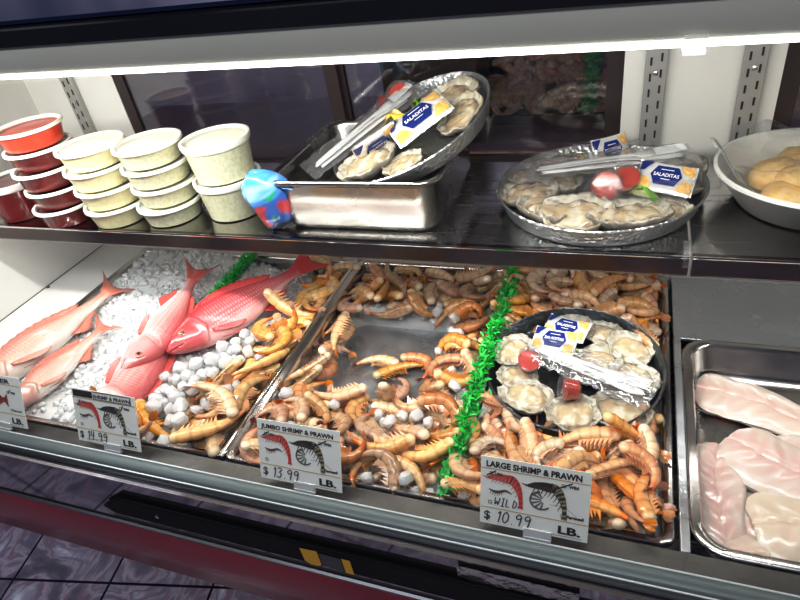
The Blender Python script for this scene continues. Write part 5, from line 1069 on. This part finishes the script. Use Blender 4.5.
def deep_pan():
    tag(pan('deep_steel_pan', -.582, -.272, .308, .600, ZS+.096, .0945, M['deeppan'], lip=.008, taper=.008, rad=.032), 'deep rectangular steel pan on the shelf holding a tilted round tray', 'steel pan')
    F = frame((-.353, .464, .359), (-.303, -.229, 1))
    o = tray('round_tray', .146, .028, F, M['galv'], 'round galvanized tray propped at a steep tilt in the deep steel pan')
    def L(x, y, z, rx=0, ry=0, rz=0, s=1): return F @ TR(x, y, z, rx, ry, rz, s)
    oyster(L(.062, .062, .020, 6, 0, 40, 1.5), 0, 'pale frilly oyster highest in the tilted tray')
    oyster(L(.100, .000, .020, 0, -8, 75, 1.25), 2, 'brown-edged oyster behind the blue packet in the tilted tray')
    oyster(L(-.052, -.080, .026, 0, 0, 14, 1.4), 3, 'long brown oyster lowest in the tilted tray')
    oyster(L(.020, -.100, .016, 0, 0, 10, 1.0), 1, 'small oyster under the near end of the blue packet in the tilted tray')
    oyster(L(-.070, .006, .022, 0, 0, 60, 1.15), 4, 'pale oyster beside the lemon in the tilted tray')
    packet(L(.040, -.026, .038, 10, -4, 36, 1.7), 'blue and white cracker packet resting on oysters in the tilted tray')
    packet(L(-.044, -.046, .044, 128, 0, 38, 1.35), 'silvery cracker packet standing on edge in the tilted tray')
    wedge(L(.010, .048, .022, 0, 0, 30, 1.2), 'lime wedge near the top of the tilted tray')
    wedge(L(-.028, .026, .024, 0, -20, 60, 1.35), 'yellow lemon slice in the tilted tray', col=((.80,.72,.22), (.85,.82,.50)), peel='lemon', name='lemon_slice')
    sauce_cup(L(-.045, .104, .030, 50, 0, 30, 1.1), 'red sauce cup lying highest beside the bag in the tilted tray')
    sauce_cup(L(-.085, .090, .024, 60, 0, 70, 1.1), 'pinkish red sauce cup lying lower beside the bag in the tilted tray')
    cutlery(L(-.092, .016, .032, 6, 0, 48), .26, 'clear bag of white cutlery across the tilted tray', w=.032, fat=1.25)
def shelf_tray():
    F = Matrix.Translation((-.046, .452, ZS+.0025))
    tray('round_tray', .158, .030, F, M['galv'], 'large round galvanized oyster tray lying flat on the shelf')
    def L(x, y, z, rx=0, ry=0, rz=0, s=1): return F @ TR(x, y, z, rx, ry, rz, s)
    oyster(L(-.108, -.014, .018, 0, -6, 8, 1.40), 0, 'white-edged oyster at the outer edge of the flat shelf tray')
    oyster(L(-.076, -.066, .019, 8, 0, 130, 1.40), 1, 'oyster between the white-edged one and the plump front one in the shelf tray')
    oyster(L(-.022, -.088, .020, 8, 0, 10, 1.52), 2, 'plump tan oyster at the front of the shelf tray')
    oyster(L(.045, -.085, .019, 6, 0, 190, 1.52), 3, 'oyster in front of the red sauce cups in the shelf tray')
    oyster(L(.096, -.060, .014, 0, 0, 40, 1.22), 4, 'dark oyster below the cracker packet in the shelf tray')
    oyster(L(-.106, .060, .017, 0, 0, 30, 1.34), 3, 'oyster behind the white-edged one in the shelf tray')
    oyster(L(-.075, .098, .018, 0, 0, 70, 1.40), 4, 'oyster at the back of the shelf tray beside the navy packet')
    oyster(L(-.068, .035, .016, 0, 0, 120, 1.28), 0, 'oyster under the near end of the cutlery bag in the shelf tray')
    oyster(L(.112, .085, .018, -8, 0, 150, 1.40), 2, 'dark-shelled oyster under the far end of the cutlery bag in the shelf tray')
    oyster(L(.124, .030, .016, 0, 0, 80, 1.22), 1, 'white empty-looking oyster shell beyond the cracker packet in the shelf tray', False)
    wedge(L(-.036, .100, .016, 0, 0, 15, 1.1), 'pale lemon slice behind the cutlery bag in the shelf tray', col=((.86,.84,.60), (.88,.86,.70)), peel='lemon', name='lemon_slice')
    sauce_cup(L(.002, -.022, .034, 62, 0, 30, 1.15), 'red sauce cup tipped towards the front beside its twin in the shelf tray')
    sauce_cup(L(.046, -.012, .028, 30, -14, 0, 1.15), 'red sauce cup standing between its twin and the cracker packet in the shelf tray')
    packet(L(.098, -.014, .040, 24, 6, -10, 1.35), 'navy and yellow cracker packet at the front of the shelf tray')
    packet(L(.010, .118, .036, 60, 0, 35, 1.1), 'small navy cracker packet standing up at the back of the shelf tray')
    wedge(L(.066, -.046, .030, 0, 0, 60, .9), 'lime wedge tucked under the cracker packet in the shelf tray')
    cutlery(L(.012, .040, .040, 0, 0, 15), .27, 'clear bag of white cutlery across the flat shelf tray', w=.030, fat=1.3)
    film_over('plastic_wrap', .150, F, .047, .012, 'clear plastic wrap stretched over the flat shelf tray', 3)
def deck_tray():
    F = frame((-.065, .29, .004), (-.008, -.055, 1))
    tray('round_tray', .141, .030, F, M['darkgalv'], 'dark round tin oyster tray resting on the shrimp')
    def L(x, y, z, rx=0, ry=0, rz=0, s=1): return F @ TR(x, y, z, rx, ry, rz, s)
    oyster(L(-.012, .100, .018, 0, 0, 10, 1.15), 0, 'broad oyster at the back rim of the dark tray behind the packets')
    oyster(L(.044, .092, .018, 0, 0, -15, .98), 3, 'white oyster shell at the back of the dark tray near the packets')
    oyster(L(.090, .058, .019, 4, 8, -32, 1.1), 1, 'long dark-shelled oyster at the far side of the dark tray')
    oyster(L(.036, .018, .018, 0, 0, 60, 1.25), 4, 'big cream oyster in the middle of the dark tray above the cutlery bag')
    oyster(L(.098, -.006, .018, 0, 0, -40, 1.1), 2, 'oyster near the outer end of the cutlery bag in the dark tray')
    oyster(L(-.102, .032, .018, 0, 0, 70, 1.05), 3, 'oyster beside the green strip in the dark tray')
    oyster(L(-.085, -.030, .016, 0, 0, 10, .95), 0, 'oyster under the sauce cup near the bag end in the dark tray')
    oyster(L(-.062, -.074, .018, 0, 0, -12, 1.15), 4, 'round oyster at the near side of the dark tray with nothing on it')
    oyster(L(.014, -.098, .020, 4, 0, 15, 1.15), 1, 'oyster at the front rim of the dark tray under the tipped sauce cup')
    oyster(L(.082, -.080, .016, 0, 0, -8, 1.25), 2, 'oyster with dark shell under the cutlery bag in the dark tray')
    packet(L(-.018, .074, .036, 4, 0, -14, 1.2), 'cracker packet at the back of the dark tray, behind its twin')
    packet(L(-.034, .040, .036, 10, 0, -8, 1.2), 'cracker packet in the dark tray, in front of its twin')
    sauce_cup(L(-.073, -.012, .026, 18, 14, 0), 'dark red sauce cup against the end of the cutlery bag in the dark tray')
    sauce_cup(L(.016, -.066, .040, 15, -78, 0), 'red sauce cup tipped on its side at the front of the dark tray')
    wedge(L(-.004, .022, .022, 0, 0, -30, .9), 'lime wedge peeking from behind the cutlery bag in the dark tray')
    cutlery(L(.026, -.022, .036, 0, 0, -23), .215, 'clear bag of white cutlery across the dark tray', w=.028, fat=1.2)
def white_tub():
    F = TR(.262, .468, ZS)
    b = MB(); b.lathe([(.0001, .0), (.100, 0), (.106, .003), (.138, .050), (.143, .053), (.143, .057), (.138, .058), (.132, .052), (.100, .006), (.0001, .005)], 72, caps=(False, False))
    o = b.build('round_tub', M['tub'], None); o.matrix_basis = F; tag(o, 'round white plastic tub of golden cakes on the shelf', 'tub')
    spots = [(-.058, .022, .026, 20), (-.020, -.022, .034, -15), (.040, .010, .032, 30), (-.055, -.052, .018, 50), (.012, -.070, .026, 10), (.030, .070, .026, 60), (-.022, .074, .024, 80), (.084, -.030, .028, 0)]
    lab = ['golden cake nearest the paper flap in the white tub', 'plump golden cake in the middle of the white tub', 'golden cake on top beyond the middle one in the white tub', 'flat golden cake at the bottom of the white tub', 'golden cake at the front of the white tub', 'golden cake at the back of the white tub', 'golden cake by the back wall of the white tub', 'golden cake at the far side of the white tub']
    for k, (x, y, z, a) in enumerate(spots):
        m = MB(); n = 28; rows = []
        for i in range(n):
            t = 2*pi*i/n; rr = [0, .45, .8, .97, 1.0, .94, .6, 0]; zz = [1, .95, .70, .30, -.1, -.5, -.8, -.85]
            rows.append([(.046*q*cos(t)*(1+.09*nz(cos(t)*1.5, sin(t)*1.5, k)), .034*q*sin(t)*(1+.09*nz(cos(t)*1.5, sin(t)*1.5, k+5)), .021*h_+.0045*nz(q*cos(t)*3, q*sin(t)*3, k*2)) for q, h_ in zip(rr, zz)])
        m.grid(rows, closed_u=True); c = m.build('golden_cake', M['golden'], None); c.matrix_basis = F @ TR(x*.82, y*.82, z+.006, 6*nz(k*3.1), 8*nz(k*1.7), a); tag(c, lab[k], 'fried cake')
    b = MB(); b.grid([[(lerp(-.150, -.098, i/10), lerp(-.030, .036, j/8), .036+.060*sstep(0, 1, 1-i/10)+.004*nz(i*.4, j*.4)-.010*(j/8)) for j in range(9)] for i in range(11)])
    o = b.build('paper_flap', M['clip'], None, solid=.0006); o.matrix_basis = F; tag(o, 'translucent paper liner flap folded over the edge of the white tub', 'liner')
    film_over('plastic_wrap', .140, F, .068, .018, 'loose clear plastic wrap bulging over the white tub', 9)
# ------------------------------------------------------------------ behind the case and on the shop floor
def behind():
    r = empty('storage_box', TR(-.43, .86, .255)); tag(r, 'dark box with a grey lid seen through the back glass door', 'box')
    b = MB(); b.box(-.11, .11, -.06, .06, 0, .155); b.build('box_body', M['box'], r, False, bevel=.004)
    b = MB(); b.box(-.115, .115, -.065, .065, .155, .170); b.build('lid', M['greytop'], r, False, bevel=.003)
    b = MB(); b.box(-1.4, .8, .70, 1.05, .215, .2535); b.box(-1.4, -1.36, .72, 1.03, -.75, .215); b.box(.76, .8, .72, 1.03, -.75, .215)
    tag(b.build('back_counter', M['counter'], None, False), 'grey work counter standing behind the glass doors', 'counter')
    t = frame((-.13, .93, .33), (0, -.62, 1))  # tray, shrimp and green strip added to form the back glass reflection
    b = MB()
    for q in ((-.20, .20, -.15, .15, -.004, 0), (-.20, -.194, -.15, .15, 0, .03), (.194, .20, -.15, .15, 0, .03), (-.20, .20, -.15, -.144, 0, .03), (-.20, .20, .144, .15, 0, .03)): b.box(*q)
    o = b.build('reflection_tray', M['pan'], None, False); o.matrix_basis = t; tag(o, 'added slanted tray of shrimp standing in for a reflection in the back glass', 'tray')
    rnd = random.Random(8); u = MB()
    for i in range(110):
        x, y = rnd.uniform(-.165, .165), rnd.uniform(-.115, .115)
        if abs(x-.04) < .02: continue
        me = SH[14+rnd.randrange(8)][0]; Mx = TR(x, y, .012+rnd.uniform(0, .016), rnd.gauss(0, 14), rnd.gauss(0, 14), rnd.uniform(0, 360)); base = len(u.v); cd = me.color_attributes['col'].data
        for v in me.vertices: u.vert(Mx @ v.co, cd[v.index].color[:3])
        for p in me.polygons: u.face(*[base+q for q in p.vertices])
    o = u.build('reflection_shrimp', M['shrimp'], None, True); o.matrix_basis = t; tag(o, 'added heap of shrimp standing in for a reflection in the back glass', 'shrimp', kind='stuff')
    g = grass_strip([(.04, -.135, .02), (.04, 0, .026), (.04, .135, .02)], 'added green grass strip standing in for a reflection in the back glass', 3, w=.014); g.matrix_basis = t
def lights():
    def area(name, loc, rot, sx, sy, e, col=(1, 1, 1)):
        l = bpy.data.lights.new(name, 'AREA'); l.shape = 'RECTANGLE'; l.size = sx; l.size_y = sy; l.energy = e; l.color = col
        o = bpy.data.objects.new(name, l); COL.objects.link(o); o.location = loc; o.rotation_euler = [R(q) for q in rot]; return o
    area('case_led', (-.3, .112, .573), (38, 0, 0), 2.1, .03, 8.6, (1, .98, .94))
    area('under_shelf_fill', (-.3, .315, .214), (18, 0, 0), 2.1, .02, 1.5, (1, .98, .94))  # added fill lifting the dark deck below the shelf
    area('shop_ceiling_light', (-.5, -1.3, 1.95), (0, 0, 0), 2.2, .5, 26, (.93, .96, 1))
    area('shop_ceiling_light', (-2.4, -.2, 1.95), (0, 0, 0), .6, 1.8, 16, (.86, .92, 1))
    area('rear_fill', (-.6, 1.5, 1.9), (0, 0, 0), 1.6, .4, 85, (1, .92, .84))  # added unseen lamp brightening what shows through the back doors
    w = bpy.data.worlds.new('shop_air'); SC.world = w; w.use_nodes = True; w.node_tree.nodes['Background'].inputs[0].default_value = (.60, .66, .78, 1); w.node_tree.nodes['Background'].inputs[1].default_value = .14
def camera():
    cam = bpy.data.cameras.new('camera'); o = bpy.data.objects.new('camera', cam); COL.objects.link(o); SC.camera = o
    cam.sensor_width = 36; cam.lens = 27.0; cam.clip_start = .02
    right = Vector((.9365189, .31932817, -.14478215)); down = Vector((.07396586, -.58357842, -.80868119)); fwd = Vector((-.34272642, .74663629, -.57015161))
    Q = Matrix((right, -down, -fwd)).transposed().to_4x4(); Q.translation = (0, -.48637, .73); o.matrix_world = Q
# ------------------------------------------------------------------ build it all
mats(); M['lemon'] = mat('lemon_peel', (.78, .60, .08), .4)
room(); case(); wells(); ices()
SH = make_shrimps(); piles(SH)
grass_strip([(-.211, .012, .016), (-.210, .2, .026), (-.209, .4, .030), (-.209, .60, .030)], 'bright green plastic grass strip dividing the two shrimp piles', 1)
grass_strip([(-.880, .008, -.012), (-.885, .2, -.004), (-.885, .45, -.004), (-.875, .60, .012)], 'green plastic grass strip mostly buried in ice under the pink fish', 2)
fishes(); fillets(); OY = oyster_meshes(); cards(); deli_cups(); blue_bag(); deep_pan(); shelf_tray(); deck_tray(); white_tub(); behind(); lights(); camera()
for o in list(SC.objects):
    if o.parent is None: o.location.z += .75
SC.view_settings.view_transform = 'Standard'; SC.view_settings.look = 'None'; SC.view_settings.exposure = .36
SC.view_settings.use_curve_mapping = True
_cm = SC.view_settings.curve_mapping; _cv = _cm.curves[3]; _cv.points.new(.22, .165); _cv.points.new(.72, .77); _cm.update()
SC.cycles.max_bounces = 10; SC.cycles.transparent_max_bounces = 24; SC.cycles.transmission_bounces = 8; SC.cycles.glossy_bounces = 5; SC.cycles.caustics_reflective = False; SC.cycles.caustics_refractive = False; SC.cycles.use_denoising = True; SC.cycles.sample_clamp_indirect = 6
